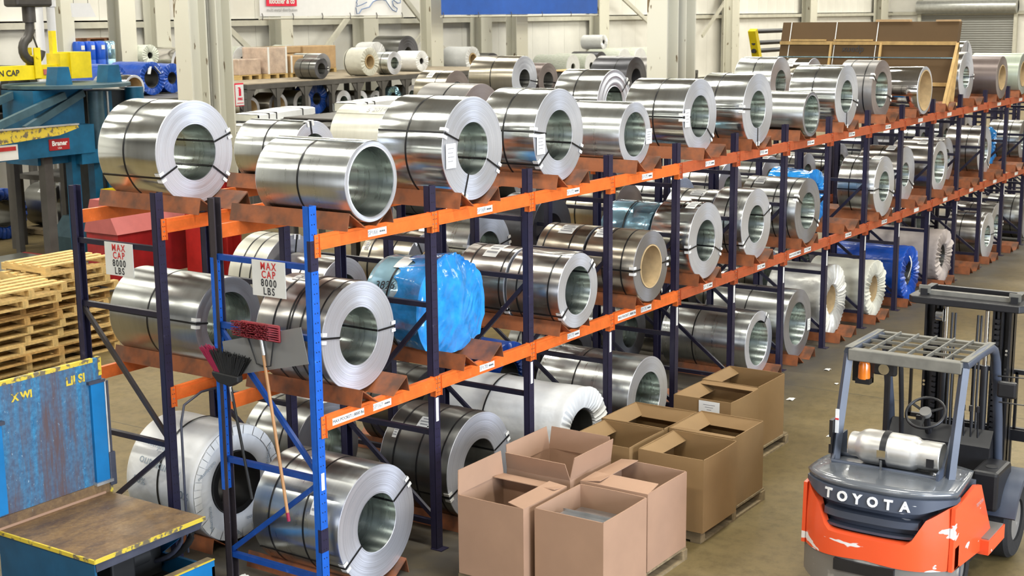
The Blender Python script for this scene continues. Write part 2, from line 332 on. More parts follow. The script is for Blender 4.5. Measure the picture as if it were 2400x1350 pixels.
# ---------------------------------------------------------------- pallet racks
P = 1.4861; ZT = 3.218; B1, B2 = 2.995, 1.570          # bay pitch, post height, beam tops
H = (2.745, 2.19, 1.06, .236)
def hbar_name(i): return 'brace_navy'
def make_rack(name, label, ya, yb, nf, front):
    r = thing(name, (0, (ya+yb)/2, 0), label, 'pallet rack')
    O = ORG[r.name]
    # shared meshes, made at the first frame
    def post(y, pm):
        m = MB(); s = -1 if y == ya else 1                # open channel, mouth towards the rack's inside
        m.bx(-.040, .040, y-.004, y+.004, 0, ZT).bx(-.040, -.032, y, y-s*.062, 0, ZT).bx(.032, .040, y, y-s*.062, 0, ZT)
        m.bx(-.055, .055, y-.06, y+.06, 0, .008)
        return fixn(m.build('post', pm, r, org=(0, y, 0)))
    pa = post(ya, 'post_blue' if front else 'post_navy'); pb = post(yb, 'post_brown' if front else 'post_navy')
    pa2 = post(ya, 'post_navy'); pb2 = post(yb, 'post_navy'); pa2.location.x += P; pb2.location.x += P
    for i in range(2, nf): share(pa2, r, pa2.location + Vector(((i-1)*P, 0, 0))); share(pb2, r, pb2.location + Vector(((i-1)*P, 0, 0)))
    if front:   # the near frame was pieced together: dark repaired length on the blue post, blue lower half on the other
        MB().bx(-.0415, .0415, ya-.0055, ya+.030, 2.72, 2.955).build('repair_sleeve', 'post_navy', r, org=(0, ya, 0))
        MB().bx(-.0415, .0415, ya-.0055, ya+.030, .47, .66).build('repair_sleeve', 'post_navy', r, org=(0, ya, 0))
        MB().bx(-.0415, .0415, yb-.030, yb+.0055, .80, 2.74).build('repair_sleeve', 'post_blue', r, org=(0, yb, 0))
    def braces(first):
        pm = ('brace_blue' if front else 'brace_navy') if first else 'brace_navy'
        out = []
        a, b = ya+.03, yb-.03
        for z in H: out.append(MB().bx(-.022, .022, a, b, z-.022, z+.022).build('horizontal_brace', pm, r))
        s, e = (b, a) if first else (a, b)
        out.append(MB().bar((0, s, H[1]-.03), (0, e, H[2]+.03), .03, .04).build('diagonal_brace', 'brace_brown' if (first and not front) else pm, r))
        out.append(MB().bar((0, e, H[2]-.03), (0, s, H[3]+.03), .03, .04).build('diagonal_brace', pm, r))
        return out
    braces(True); bs = braces(False)
    for o in bs: o.location.x += P
    for i in range(2, nf):
        for o in bs: share(o, r, o.location + Vector(((i-1)*P, 0, 0)))
    # beams: step section, with a connector plate at each end
    cache = {}
    for lev, zt in ((0, B1), (1, B2)):
        for side, y in ((-1, ya), (1, yb)):
            for i in range(nf-1):
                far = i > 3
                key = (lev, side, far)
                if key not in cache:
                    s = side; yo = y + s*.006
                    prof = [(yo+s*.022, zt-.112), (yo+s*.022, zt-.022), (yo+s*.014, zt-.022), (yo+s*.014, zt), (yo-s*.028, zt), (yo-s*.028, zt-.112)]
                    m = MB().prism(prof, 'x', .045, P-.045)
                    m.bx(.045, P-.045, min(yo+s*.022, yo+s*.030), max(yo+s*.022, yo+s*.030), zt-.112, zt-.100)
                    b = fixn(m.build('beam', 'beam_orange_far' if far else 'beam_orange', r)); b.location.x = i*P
                    c = MB()
                    for xx, sg in ((.041, 1), (P-.041, -1)):
                        cm = MB().bx(xx-.0, xx+sg*.006, y-.03, y+.03, zt-.172, zt+.004) if sg > 0 else MB().bx(xx-.006, xx, y-.03, y+.03, zt-.172, zt+.004)
                        xa, xb = (xx-.043, xx+.006) if sg > 0 else (xx-.006, xx+.043)
                        cm.bx(xa, xb, min(y+s*.008, y+s*.016), max(y+s*.008, y+s*.016), zt-.172, zt+.004)
                        for zz in (zt-.02, zt-.10): cm.cyl(((xa+xb)/2, y+s*.016, zz), ((xa+xb)/2, y+s*.021, zz), .007, 8, m=1)
                        for zz in (zt-.06, zt-.14):
                            for dx in (-.010, .010): cm.cyl(((xa+xb)/2+dx, y+s*.0155, zz), ((xa+xb)/2+dx, y+s*.0168, zz), .005, 8, m=2)
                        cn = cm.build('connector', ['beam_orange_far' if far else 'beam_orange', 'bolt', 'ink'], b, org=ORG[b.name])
                    cache[key] = b; ORG[b.name] = ORG[b.name] + Vector((i*P, 0, 0))
                else:
                    src = cache[key]; b = share(src, r, Vector((i*P, src.location.y, src.location.z)))
                    for ch in src.children:
                        if ch.name.startswith('connector'): share(ch, b, ch.location)
                if front and side < 0:
                    x = i*P + .72; yl = ya - .006 - .0235 + .001
                    m = MB().bx(x-.115, x+.115, yl-.0015, yl+.0, zt-.092, zt-.034)
                    l_ = m.build('location_label', 'paper_white', b)
                    if i < 9:
                        n = (166 if lev == 0 else 167) + 3*i if not (lev and i == 1) else 170
                        ORG[l_.name] = ORG[l_.name]
                        text('lettering', 'SP%d' % n, .050, (x-.055, yl-.0025, zt-.063), (1,0,0), (0,0,1), 'ink_grey', l_)
                        bc = MB()
                        for q in range(9): bc.bx(x+.025+q*.0080, x+.025+q*.0080+(.005 if q % 3 else .003), yl-.003, yl-.0014, zt-.070, zt-.056)
                        bc.build('barcode', 'ink', l_)
                if front and side < 0 and lev == 1 and i in (0, 3, 6):
                    x = i*P + .30; yl = ya - .0285
                    cp = MB().bx(x-.19, x+.19, yl-.0015, yl, zt-.090, zt-.034).build('capacity_label', 'paper_white', b)
                    text('lettering', 'MAX POCKET | 8000 lbs', .036, (x, yl-.0025, zt-.062), (1,0,0), (0,0,1), 'ink', cp)
    if front:   # white bar-code strips low on the posts
        for i in range(1, nf-3):
            st = MB().bx(-.018, .018, ya-.0065, ya-.0045, 1.17, 1.38).build('post_label', 'paper_white', r); st.location.x = i*P
        st = MB().bx(-.018, .018, ya-.0070, ya-.0058, .98, 1.12).build('post_label', 'paper_white', r)
    return r
make_rack('pallet_rack', 'front pallet rack with navy posts and orange beams, blue post at its near end', 0.0, 1.07, 18, True)
make_rack('pallet_rack', 'rear pallet rack of navy posts and orange beams behind the front rack', 1.679, 2.758, 20, False)
# ---------------------------------------------------------------- cradles and coils
FLOOR, MID, TOP = 0.0, B2, B1
LEVN = {FLOOR: 'floor', MID: 'middle', TOP: 'top'}
TH = R_(36)
def cradle(bay, lev, rack, x=None, R=.44, y0=None):
    base = {'front': -.10, 'rear': 1.60}[rack]; y0 = base if y0 is None else y0; y1 = y0 + 1.26
    x = (bay+.44)*P if x is None else x
    zb = .042; dx0 = max(.06, R*math.sin(TH) - (zb + R*(1-math.cos(TH)))/math.tan(TH))
    t = thing('coil_cradle', (x, (y0+y1)/2, lev), 'rust-orange steel coil cradle, %s level of the %s rack, %s bay from the near end' % (LEVN[lev], rack, ORD[bay]), 'coil cradle', 'coil cradles in the racks')
    pk = dx0 + .19; hh = .19*math.tan(TH); e = .008
    for s in (-1, 1):
        prof = [(x+s*(pk+.035), lev), (x+s*(pk), lev+hh), (x+s*dx0, lev+.002), (x+s*(dx0+.012), lev+.0), (x+s*(pk-.001), lev+hh-e*1.7), (x+s*(pk+.035-e), lev)]
        fixn(MB().prism(prof, 'y', y0, y1).build('rail', 'cradle_rust', t))
    for yy in (y0+.3, y1-.3): MB().bx(x-pk-.02, x+pk+.02, yy-.03, yy+.03, lev, lev+.006).build('tie_bar', 'cradle_rust', t)
    return t
ST = {'galv': ('galv', 'end_silver', 'bore'), 'soft': ('galv_soft', 'end_silver', 'bore'), 'dull': ('galv_dull', 'end_grey', 'bore'), 'warm': ('steel_warm', 'end_silver', 'bore'),
      'bronze': ('steel_bronze', 'end_grey', 'kraft_core'), 'dark': ('steel_dark', 'end_dark', 'steel_dark'), 'mirror': ('steel_mirror', 'end_silver', 'kraft_core'),
      'brown': ('coat_brown', 'end_brown', 'kraft_core'), 'greybrown': ('coat_grey', 'end_brown', 'bore'), 'green': ('coat_green', 'end_green', 'kraft_core'), 'cream': ('coat_cream', 'end_grey', 'bore'), 'black': ('coat_blackish', 'end_dark', 'coat_blackish'), 'tan': ('steel_bronze', 'end_brown', 'bore'), 'bronze_dark': ('steel_bronze', 'end_silver', 'steel_dark'), 'brown_dark': ('coat_brown', 'end_brown', 'steel_dark'), 'blackend': ('steel_dark', 'end_silver', 'steel_dark')}
def coil(x, zb, R, y0, y1, ratio, style, label, straps=(.5,), eyes=(), tags=(), group=None, seam=None, n=80, core=False, tele=.0009, cat='steel coil', name='steel_coil'):
    """straps: fractions of the width; eyes: angles (deg, 0 = +x, 90 = up) of bands through the eye; tags: (angle deg, y fraction, w, h)"""
    om, em, bm = ST[style]; r = R*ratio; zc = zb + R
    t = thing(name, (x, (y0+y1)/2, zb), label, cat, group)
    rg = random.Random(int(x*977 + zb*131 + y0*71)); W = y1-y0
    nr = max(4, int((R-r)/.012))
    prof = [(R, .006)]; mi = [1]
    fr = [(R-.003, 0.0)]
    for k in range(1, nr): fr.append((R - (R-r)*k/nr, rg.uniform(-tele, tele)*.35 + tele*.6*math.sin(k*.9+R*40)))
    fr.append((r+.003, rg.uniform(-tele, tele)))
    body = [(R, W-.006), (R, .006)] + fr + [(r, .006), (r, W-.006)] + [(a, W-b) for a, b in reversed(fr)]
    mm = [0] + [1]*(len(fr)+1) + [2] + [1]*(len(fr)+1)
    c = Vector((x, y0, zc))
    o = fixn(MB().lathe(body, c, 'y', n, closed=True, m=mm).build('coil_body', [om, em, bm], t, smooth=40, org=(x, (y0+y1)/2, zc)))
    if core: fixn(MB().lathe([(r-.001, -.006), (r-.016, -.006), (r-.016, W+.006), (r-.001, W+.006)], c, 'y', 48, closed=True).build('cardboard_core', 'kraft_core', t, smooth=40))
    sw = .016
    for f in straps:
        yc = W*f
        fixn(MB().lathe([(R+.0005, yc-sw/2), (R+.003, yc-sw/2), (R+.003, yc+sw/2), (R+.0005, yc+sw/2)], c, 'y', n, closed=True).build('strap', 'strap_black', t, smooth=40))
    for a in eyes:
        a = R_(a); d = Vector((math.cos(a), 0, math.sin(a))); tn = Vector((-math.sin(a), 0, math.cos(a)))
        m = MB(); q = .0025
        def rib(p, q_, nrm):                               # flat band piece
            w2 = tn*(sw/2); nn = nrm*q
            m.add([p-w2, p+w2, q_+w2, q_-w2, p-w2+nn, p+w2+nn, q_+w2+nn, q_-w2+nn], [(0,1,2,3),(7,6,5,4),(0,4,5,1),(1,5,6,2),(2,6,7,3),(3,7,4,0)])
        A = c + d*(R+.0008); Bk = A + Vector((0, W, 0)); rib(A, Bk, d)
        C1 = c + Vector((0, -tele-.004, 0)) + d*(R+.003); C2 = c + Vector((0, -tele-.004, 0)) + d*(r-.002); rib(C1, C2, Vector((0,-1,0)))
        rib(c + d*(r-.003), c + d*(r-.003) + Vector((0, W, 0)), -d)
        fixn(m.build('strap', 'strap_black', t))
        g = c + d*R
        for off in (-.032, .032):
            cc = g + tn*off; hw = tn*.014; Y = Vector((0,1,0)); fy = Y*(-tele-.006)
            pr = [cc+d*.003+Y*.05, cc+d*.003+fy*.5, cc-d*.045+fy, cc-d*.045+fy-Y*.003, cc+d*.006+fy-Y*.003, cc+d*.006+Y*.05]
            k_ = len(pr)
            fixn(MB().add([p-hw for p in pr]+[p+hw for p in pr], [(i_, (i_+1) % k_, k_+(i_+1) % k_, k_+i_) for i_ in range(k_)] + [(0,1,2,3,4,5), (11,10,9,8,7,6)]).build('edge_protector', 'paper_white', t))
    for (a, yf, w_, h_) in tags:
        if yf is None:                                     # card hanging on the end face at the eye edge
            a = R_(a); rr = (R+r)/2; p = c + Vector((math.cos(a)*rr, -tele-.008, math.sin(a)*rr))
            tg = MB().bx(p.x-w_/2, p.x+w_/2, p.y-.002, p.y, p.z-h_/2, p.z+h_/2).build('paper_tag', 'paper_white', t)
            ln = MB()
            for q in range(4): ln.bx(p.x-w_*.32, p.x+w_*(.32-.12*(q % 2)), p.y-.0032, p.y-.0019, p.z+h_*(.30-.17*q)-.004, p.z+h_*(.30-.17*q)+.003)
            ln.build('print', 'ink_grey', tg)
        else:
            a = R_(a); na = 5; da = h_/R; m = MB(); y_ = W*yf
            for k in range(na):
                for (rr) in (R+.001, R+.0025): pass
            def fn(u, v): aa = a + (v-.5)*da; return c + Vector((math.cos(aa)*(R+.003), y_ + (u-.5)*w_, math.sin(aa)*(R+.003)))
            tg = m.grid(fn, 1, 5).build('paper_label', 'paper_white', t)
            ln = MB()
            for q in range(4):
                aa0 = a + da*(.32-.2*q); aa1 = aa0 - .10*da
                f2 = lambda u, v: c + Vector((math.cos(aa0+(aa1-aa0)*v)*(R+.0042), y_ + (u-.5)*w_*(.8-.2*(q % 2)), math.sin(aa0+(aa1-aa0)*v)*(R+.0042)))
                ln.grid(f2, 1, 1)
            ln.build('print', 'ink_grey', tg)
    if seam is not None:                                   # loose outer end of the sheet
        a0 = R_(seam)
        def fs(u, v): aa = a0 + v*.55; rr = R + .003 + .006*(1-v); return c + Vector((math.cos(aa)*rr, .004 + u*(W-.008), math.sin(aa)*rr))
        m = MB().grid(fs, 2, 8); k = m.build('sheet_end', om, t, smooth=True)
        sd = k.modifiers.new('s', 'SOLIDIFY'); sd.thickness = .004; sd.offset = 0
    return t
def wrapped(x, zb, R, y0, y1, ratio, mname, label, pleats=22, amp=.02, seed=1, bands=(), group=None, core=None, cat='wrapped coil', n=180, gather=.55, lumps=.006, name='wrapped_coil', cap=None):
    """coil in paper or sheet: pleated end turned into the eye"""
    t = thing(name, (x, (y0+y1)/2, zb), label, cat, group); r = R*ratio; zc = zb+R; W = y1-y0; rg = random.Random(seed)
    ph = [rg.uniform(0, 6.28) for _ in range(6)]; am = [rg.uniform(.6, 1.3) for _ in range(6)]
    prof = [(r*.98, W*.75), (r*.98, W*.3), (r*.98, .05), (r, .015), (r*.65+R*.35, 0), (r*.3+R*.7, 0), (R*.985, .001), (R*.998, .010), (R, .05)] + [(R, W*k/10) for k in range(1, 10)] + [(R, W-.05), (R*.96, W-.004), (r*.5+R*.5, W), (r, W-.02)]
    pa = [rg.uniform(.35, 1.3) for _ in range(pleats)]; off = Vector((seed*3.1, seed*1.7, 0))
    def fn(rr, h, a, i):
        q = a/(2*math.pi)*pleats; k = int(q) % pleats; f = q-int(q); tri = (1-abs(2*f-1))*pa[k]      # one fold
        p = Vector((math.cos(a)*rr*3.2, h*3.2, math.sin(a)*rr*3.2)) + off
        cr = (noise.turbulence(p, 3, True)-.75)*lumps*2.2 + noise.noise(p*.5)*lumps
        if i <= 7:
            w = math.exp(-abs(i-4.5)/2.0)
            return rr + (amp*.4*tri if i < 4 else cr*.5), h - amp*tri*w - abs(noise.noise(p*1.3))*amp*.8*w
        if 8 <= i <= 18: return min(rr + cr, R*1.012) - lumps*.5, h
        return rr, h
    fixn(MB().lathe(prof, (x, y0, zc), 'y', n, m=None, fn=fn).build('wrapping', mname, t, smooth=50, org=(x, (y0+y1)/2, zc)))
    fixn(MB().lathe([(r*.97, .03), (r*.97, W*.74), (r*.93, W*.74), (r*.93, .03)], (x, y0, zc), 'y', 40, closed=True).build('eye_lining', 'kraft_core' if mname in ('wrap_foil','wrap_cream') else 'steel_dark', t, smooth=40))
    c = Vector((x, y0, zc))
    if core: fixn(MB().lathe([(r*.99, -.012), (r*.80, -.012), (r*.80, W*.8), (r*.99, W*.8)], c, 'y', 48, closed=True).build('core_ring', core, t, smooth=40))
    if cap: fixn(MB().lathe([(r*1.02, -amp-.004), (R*.985, -amp-.004), (R*.985, .0), (r*1.02, .0)], c, 'y', 60, closed=True).build('end_cover', cap, t, smooth=40))
    for f, mt in bands:
        yc = W*f; fixn(MB().lathe([(R+.002, yc-.008), (R*1.012+.002, yc-.008), (R*1.012+.002, yc+.008), (R+.002, yc+.008)], c, 'y', n, closed=True).build('strap', mt, t, smooth=40))
    return t
def L(desc, bay, rack, lev): return '%s, %s rack %s level, %s bay' % (desc, rack, LEVN[lev], ORD[bay])
zt, zm, zf = TOP+.042, MID+.042, FLOOR+.042
GT, GM, GF = 'coils on the top level of the racks', 'coils on the middle level of the racks', 'coils on the floor level of the racks'
# --- front rack, top level
coil(.56, zt, .315, -.12, .82, .865, 'soft', L('thin-walled silver coil with a wide open eye', 0, 'front', TOP), (.52,), (), (), GT, seam=70, tele=.002, n=96); cradle(0, TOP, 'front', .56, .315)
coil(2.04, zt, .447, -.03, .68, .507, 'galv', L('big bright silver coil with hanging white tag', 1, 'front', TOP), (.55,), (158, -28, 250), ((186, None, .14, .21),), GT, n=96); cradle(1, TOP, 'front', 2.04, .447)
coil(3.58, zt, .443, .06, .70, .54, 'galv', L('bright silver coil with tilted white tag', 2, 'front', TOP), (.55,), (172, -22, 215), ((190, None, .14, .19),), GT, n=96); cradle(2, TOP, 'front', 3.58, .443)
coil(5.09, zt, .338, .07, .98, .685, 'soft', L('small silver coil with a dark eye', 3, 'front', TOP), (.75,), (), ((-8, None, .13, .16),), GT); cradle(3, TOP, 'front', 5.09, .338)
coil(6.65, zt, .425, .10, .86, .555, 'galv', L('bright silver coil with white side tag', 4, 'front', TOP), (.5,), (178, -40), ((180, None, .12, .2),), GT); cradle(4, TOP, 'front', 6.65, .425)
coil(7.92, zt, .432, -.04, .58, .515, 'galv', L('bright silver coil with a light eye', 5, 'front', TOP), (.62,), (176, 270), (), GT); cradle(5, TOP, 'front', 7.92, .432)
coil(9.36, zt, .285, -.14, .75, .85, 'dull', L('short thin-walled grey coil, eye wide open', 6, 'front', TOP), (), (), (), GT, seam=60, tele=.002); cradle(6, TOP, 'front', 9.36, .285)
coil(10.90, zt, .430, -.02, .66, .515, 'galv', L('mottled bright silver coil with a white top label', 7, 'front', TOP), (.5,), (-88, -15), ((80, .3, .14, .12),), GT); cradle(7, TOP, 'front', 10.90, .43)
coil(12.58, zt, .437, .08, .62, .60, 'greybrown', L('matt grey-brown coil with black bands', 8, 'front', TOP), (.25, .72), (150, -20), (), GT); cradle(8, TOP, 'front', 12.58, .437)
coil(13.93, zt, .368, -.13, .62, .86, 'mirror', L('mirror-bright coil lined with brown cardboard', 9, 'front', TOP), (.85,), (), (), GT, core=True); cradle(9, TOP, 'front', 13.93, .368)
cradle(10, TOP, 'front', 15.4, .40)
coil(17.0, zt, .437, .14, .75, .43, 'warm', L('grey coil with a small dark eye', 11, 'front', TOP), (.5,), (0,), (), GT); cradle(11, TOP, 'front', 17.0, .437)
coil(18.38, zt, .382, -.10, .80, .60, 'brown', L('mauve-brown painted coil with a tan eye', 12, 'front', TOP), (), (), (), GT, core=True); cradle(12, TOP, 'front', 18.38, .382)
coil(19.93, zt, .388, -.08, .85, .62, 'green', L('pale green painted coil with a tan eye', 13, 'front', TOP), (), (), (), GT, core=True); cradle(13, TOP, 'front', 19.93, .388)
# --- front rack, middle level
coil(.68, zm, .452, .16, .88, .525, 'warm', L('bronze-sided coil with many black bands', 0, 'front', MID), (.10,.33,.48,.52,.74), (172,0), ((95,.7,.2,.18),), GM, n=96); cradle(0, MID, 'front', .68, .452)
cradle(1, MID, 'front', 2.06, .44)
coil(3.60, zm, .368, -.14, .46, .64, 'warm', L('shiny steel coil, front one of a pair', 2, 'front', MID), (.2,.8), (215,40), (), GM, seam=75); cradle(2, MID, 'front', 3.60, .368)
coil(3.60, zm, .368, .49, 1.08, .64, 'warm', L('shiny labelled steel coil, rear one of a pair', 2, 'front', MID), (.1,.75), (215,), ((105,.45,.16,.3),), GM)
coil(5.09, zm, .378, -.13, .48, .62, 'bronze', L('bronze coil with cardboard core, front one of a pair', 3, 'front', MID), (.25,.62), (180,0), ((112,.8,.16,.2),), GM, core=True); cradle(3, MID, 'front', 5.09, .378)
coil(5.09, zm, .378, .51, 1.10, .62, 'bronze', L('bronze labelled coil, rear one of a pair', 3, 'front', MID), (.3,.85), (), ((112,.5,.18,.18),), GM, core=True)
coil(6.57, zm, .440, -.04, .46, .54, 'galv', L('silver coil with two narrow bands', 4, 'front', MID), (.45,), (186,-25), ((105,.22,.12,.2),), GM); cradle(4, MID, 'front', 6.57, .44)
wrapped(6.55, zm, .425, .50, 1.14, .55, 'film_light', L('coil in light blue film behind the silver coil', 4, 'front', MID), 30, .02, 5, ((.5, 'strap_black'),), GM)
coil(8.06, zm, .438, .01, .44, .53, 'soft', L('narrow silver coil with a dark eye', 5, 'front', MID), (.55,), (210,20), (), GM); cradle(5, MID, 'front', 8.06, .438)
coil(8.04, zm, .415, .47, 1.10, .55, 'soft', L('pale silver coil behind the narrow one', 5, 'front', MID), (.3,.7), (), ((110,.4,.2,.15),), GM)
coil(9.53, zm, .430, -.06, .74, .56, 'dull', L('grey coil with three bands', 6, 'front', MID), (.15,.4,.85), (150,-30), ((112,.75,.14,.2),), GM); cradle(6, MID, 'front', 9.53, .43)
cradle(7, MID, 'front'); wrapped(11.0, zm, .42, .45, 1.05, .5, 'film_blue', L('coil in torn blue film, set far back', 7, 'front', MID), 24, .06, 8, (), GM, lumps=.03)
coil(12.45, zm, .446, -.06, .50, .50, 'soft', L('silver coil with a teal-dark eye', 8, 'front', MID), (.68,), (-20,182), ((100,.15,.14,.2),), GM); cradle(8, MID, 'front', 12.45, .446)
coil(14.08, zm, .45, .17, .82, .42, 'warm', L('brown-tinted steel coil with white label', 9, 'front', MID), (.5,), (-30,), ((104,.3,.14,.22),), GM); cradle(9, MID, 'front', 14.08, .45)
coil(15.54, zm, .436, .08, .80, .62, 'warm', L('brown-tinted steel coil with a wide eye', 10, 'front', MID), (), (), ((104,.35,.16,.2),), GM); cradle(10, MID, 'front', 15.54, .436)
coil(17.02, zm, .40, .42, 1.0, .5, 'warm', L('small brownish coil set back', 11, 'front', MID), (.2,), (200,), ((95,.2,.16,.2),), GM); cradle(11, MID, 'front', 17.02, .40)
coil(18.52, zm, .455, .18, .80, .5, 'warm', L('brownish coil with bright silver end', 12, 'front', MID), (.35,), (-45,), ((98,.2,.16,.2),), GM); cradle(12, MID, 'front', 18.52, .455)
wrapped(20.0, zm, .40, .50, 1.1, .5, 'film_blue', L('coil in ragged blue film set back', 13, 'front', MID), 24, .06, 18, (), GM, lumps=.03); cradle(13, MID, 'front')
coil(21.45, zm, .41, .22, .85, .5, 'dull', L('grey banded coil', 14, 'front', MID), (.3,.7), (180,), ((100,.2,.14,.2),), GM); cradle(14, MID, 'front')
# the coil in a loose blue bag
t = wrapped(2.04, zm, .435, .30, .92, .5, 'film_pale', L('coil in a loose bright blue plastic bag', 1, 'front', MID), 20, .01, 3, ((.55, 'strap_black'),), GM, name='bagged_coil', lumps=.004)
def bag(u, v):                                             # sack drawn over the front end: flat creased mouth, loose skirt
    a = u*2*math.pi; c = math.cos(a); s = math.sin(a)
    ridge = lambda p: 1-abs(noise.noise(p))*2
    kk = min(1, v/.6); X, Z = c*kk, s*kk; f1 = ridge(Vector((X*3.0+Z*.8, Z*1.1, v*.8+2.3))); f2 = ridge(Vector((X*5.5-Z*3+3, Z*2.6, v*1.5+4)))
    loose = max(0, math.cos(a+R_(25)))**1.3
    if v < .6:
        k = v/.6; rr = .470*k*(1+.12*loose*k); y = .19 - .020*f1*k - .010*f2*k + .09*k*k + .02*noise.noise((c*k*3, s*k*3, 7))
        return (2.04+c*rr, y, max(MID+.06, zm+.435+s*rr))
    k = (v-.6)/.4; rr = (.470-.026*k)*(1+.12*loose*(1-k)) + (.026*f1+.008*f2)*(1-k)
    return (2.04+c*rr, .27-(.02*f1+.010*f2)*(1-k)+(.26+.10*f1)*k, max(MID+.06+.09*min(1, abs(c)*2), zm+.435+s*rr))
MB().grid(bag, 200, 60).build('bag', 'film_blue', t, smooth=60)
tl = MB().grid(lambda u, v: Vector((2.04 + .4385*1.012*math.cos(R_(112)+(v-.5)*.42), .62+(u-.5)*.14, zm+.435 + .4385*1.012*math.sin(R_(112)+(v-.5)*.42))), 1, 5).build('paper_label', 'paper_white', t)
# --- front rack, floor level
coil(.60, zf, .488, -.04, .90, .50, 'soft', L('big silver-grey coil with blue-white end', 0, 'front', FLOOR), (.40,.8), (212,30), ((150,.28,.10,.2),), GF, n=96); cradle(0, FLOOR, 'front', .60, .488)
coil(2.22, zf, .503, .08, .86, .50, 'blackend', L('dark charcoal coil with three bands', 1, 'front', FLOOR), (.12,.45,.8), (20,200), ((125,.52,.14,.16),(140,.85,.05,.12)), GF, n=96); cradle(1, FLOOR, 'front', 2.22, .503)
wrapped(3.72, zf, .47, -.12, 1.36, .52, 'wrap_white', L('long coil bundled in crinkled white paper', 2, 'front', FLOOR), 46, .03, 11, ((.62, 'strap_black'),), GF, lumps=.012); cradle(2, FLOOR, 'front', 3.72, .47)
coil(5.25, zf, .455, -.02, 1.16, .62, 'soft', L('wide shiny coil with a black eye', 3, 'front', FLOOR), (.6,), (), (), GF); cradle(3, FLOOR, 'front', 5.25, .455)
cradle(4, FLOOR, 'front')
coil(8.42, zf, .415, .10, 1.30, .70, 'soft', L('wide silver coil with one black band', 5, 'front', FLOOR), (.62,), (55,), (), GF); cradle(5, FLOOR, 'front', 8.42, .415)
coil(9.54, zf, .464, .04, 1.22, .62, 'dull', L('wide grey coil with white tag', 6, 'front', FLOOR), (.5,), (), ((-12, None, .10, .16),), GF); cradle(6, FLOOR, 'front', 9.54, .464)
wrapped(11.08, zf, .515, .16, .98, .42, 'wrap_foil', L('silvery crinkled foil-wrapped coil', 7, 'front', FLOOR), 50, .05, 21, (), GF, lumps=.012); cradle(7, FLOOR, 'front', 11.08, .515)
wrapped(12.5, zf, .445, .04, .98, .48, 'wrap_cream', L('cream paper-wrapped coil with a puckered end', 8, 'front', FLOOR), 40, .05, 31, (), GF, lumps=.014); cradle(8, FLOOR, 'front', 12.5, .445)
wrapped(13.96, zf, .452, .0, 1.16, .45, 'wrap_blue', L('blue tarpaulin-wrapped coil with white ties', 9, 'front', FLOOR), 34, .05, 41, (), GF, lumps=.012); cradle(9, FLOOR, 'front', 13.96, .452)
MB().grid(lambda u, v: (13.83+u*.05+.04*math.sin(v*5), -.03-.03*math.sin(v*3), .80-v*.34), 1, 6).build('tie_strip', 'paper_white', [o for o in bpy.data.objects if o.get('label', '').startswith('blue tarp')][0])
wrapped(15.80, zf, .465, .03, 1.34, .45, 'wrap_mauve', L('long mauve plastic-wrapped coil', 10, 'front', FLOOR), 32, .06, 51, (), GF, lumps=.016); cradle(10, FLOOR, 'front', 15.8, .465); cradle(11, FLOOR, 'front', 17.3, .44)
coil(18.52, zf, .437, .04, .70, .45, 'warm', L('grey steel coil with white label', 12, 'front', FLOOR), (.6,), (0,), ((105,.2,.14,.22),), GF); cradle(12, FLOOR, 'front', 18.52, .437)
coil(19.9, zf, .44, .25, 1.0, .5, 'warm', L('grey steel coil set back', 13, 'front', FLOOR), (.6,), (0,), (), GF); cradle(13, FLOOR, 'front')
coil(21.4, zf, .44, .05, .8, .5, 'dull', L('dull steel coil near the right edge', 14, 'front', FLOOR), (.3,.7), (), (), GF)
# --- rear rack
coil(.66, zt, .444, 1.93, 2.66, .54, 'galv', L('big coil with gold reflections', 0, 'rear', TOP), (.55,), (205,-35,18), (), GT, n=96); cradle(0, TOP, 'rear', .66, .444)
coil(2.20, zt, .305, 1.95, 2.72, .6, 'soft', L('low silver coil half hidden', 1, 'rear', TOP), (.5,), (100,), (), GT); cradle(1, TOP, 'rear', 2.2, .305)
coil(3.62, zt, .335, 1.75, 2.72, .6, 'cream', L('cream-coated coil with handwriting', 2, 'rear', TOP), (), (), (), GT, seam=100); cradle(2, TOP, 'rear', 3.62, .335)
coil(5.10, zt, .415, 2.05, 2.74, .5, 'greybrown', L('dull grey coil with one band', 3, 'rear', TOP), (.45,), (), (), GT); cradle(3, TOP, 'rear', 5.1, .415)
cradle(4, TOP, 'rear')
coil(8.12, zt, .438, 2.07, 2.75, .5, 'galv', L('silver coil with loosened inner wraps', 5, 'rear', TOP), (.55,), (40,), (), GT, tele=.012); cradle(5, TOP, 'rear', 8.12, .438)
coil(14.05, zt, .43, 2.32, 2.98, .5, 'soft', L('bright-topped coil', 9, 'rear', TOP), (.5,), (), (), GT); cradle(9, TOP, 'rear', 14.05, .43)
coil(15.42, zt, .40, 2.3, 3.0, .55, 'mirror', L('mirror-bright labelled coil', 10, 'rear', TOP), (.6,), (), ((120,.5,.16,.26),), GT); cradle(10, TOP, 'rear', 15.42, .40)
coil(22.95, zt, .47, 1.9, 2.6, .5, 'galv', L('silver coil right of the cardboard crate', 15, 'rear', TOP), (.5,), (80,), (), GT); cradle(15, TOP, 'rear', 22.95, .47)
coil(.70, zm, .395, 1.66, 2.76, .66, 'dull', L('wide grey steel coil with stained top', 0, 'rear', MID), (.55,), (172,), (), GM, n=96); cradle(0, MID, 'rear', .70, .395)
coil(2.31, zm, .443, 2.40, 2.86, .5, 'cream', L('pale coil with two black bands', 1, 'rear', MID), (.35,.65), (80,), (), GM)
coil(2.29, zm, .36, 1.72, 2.34, .55, 'warm', L('small brownish coil', 1, 'rear', MID), (.5,), (), (), GM); cradle(1, MID, 'rear', 2.29, .36)
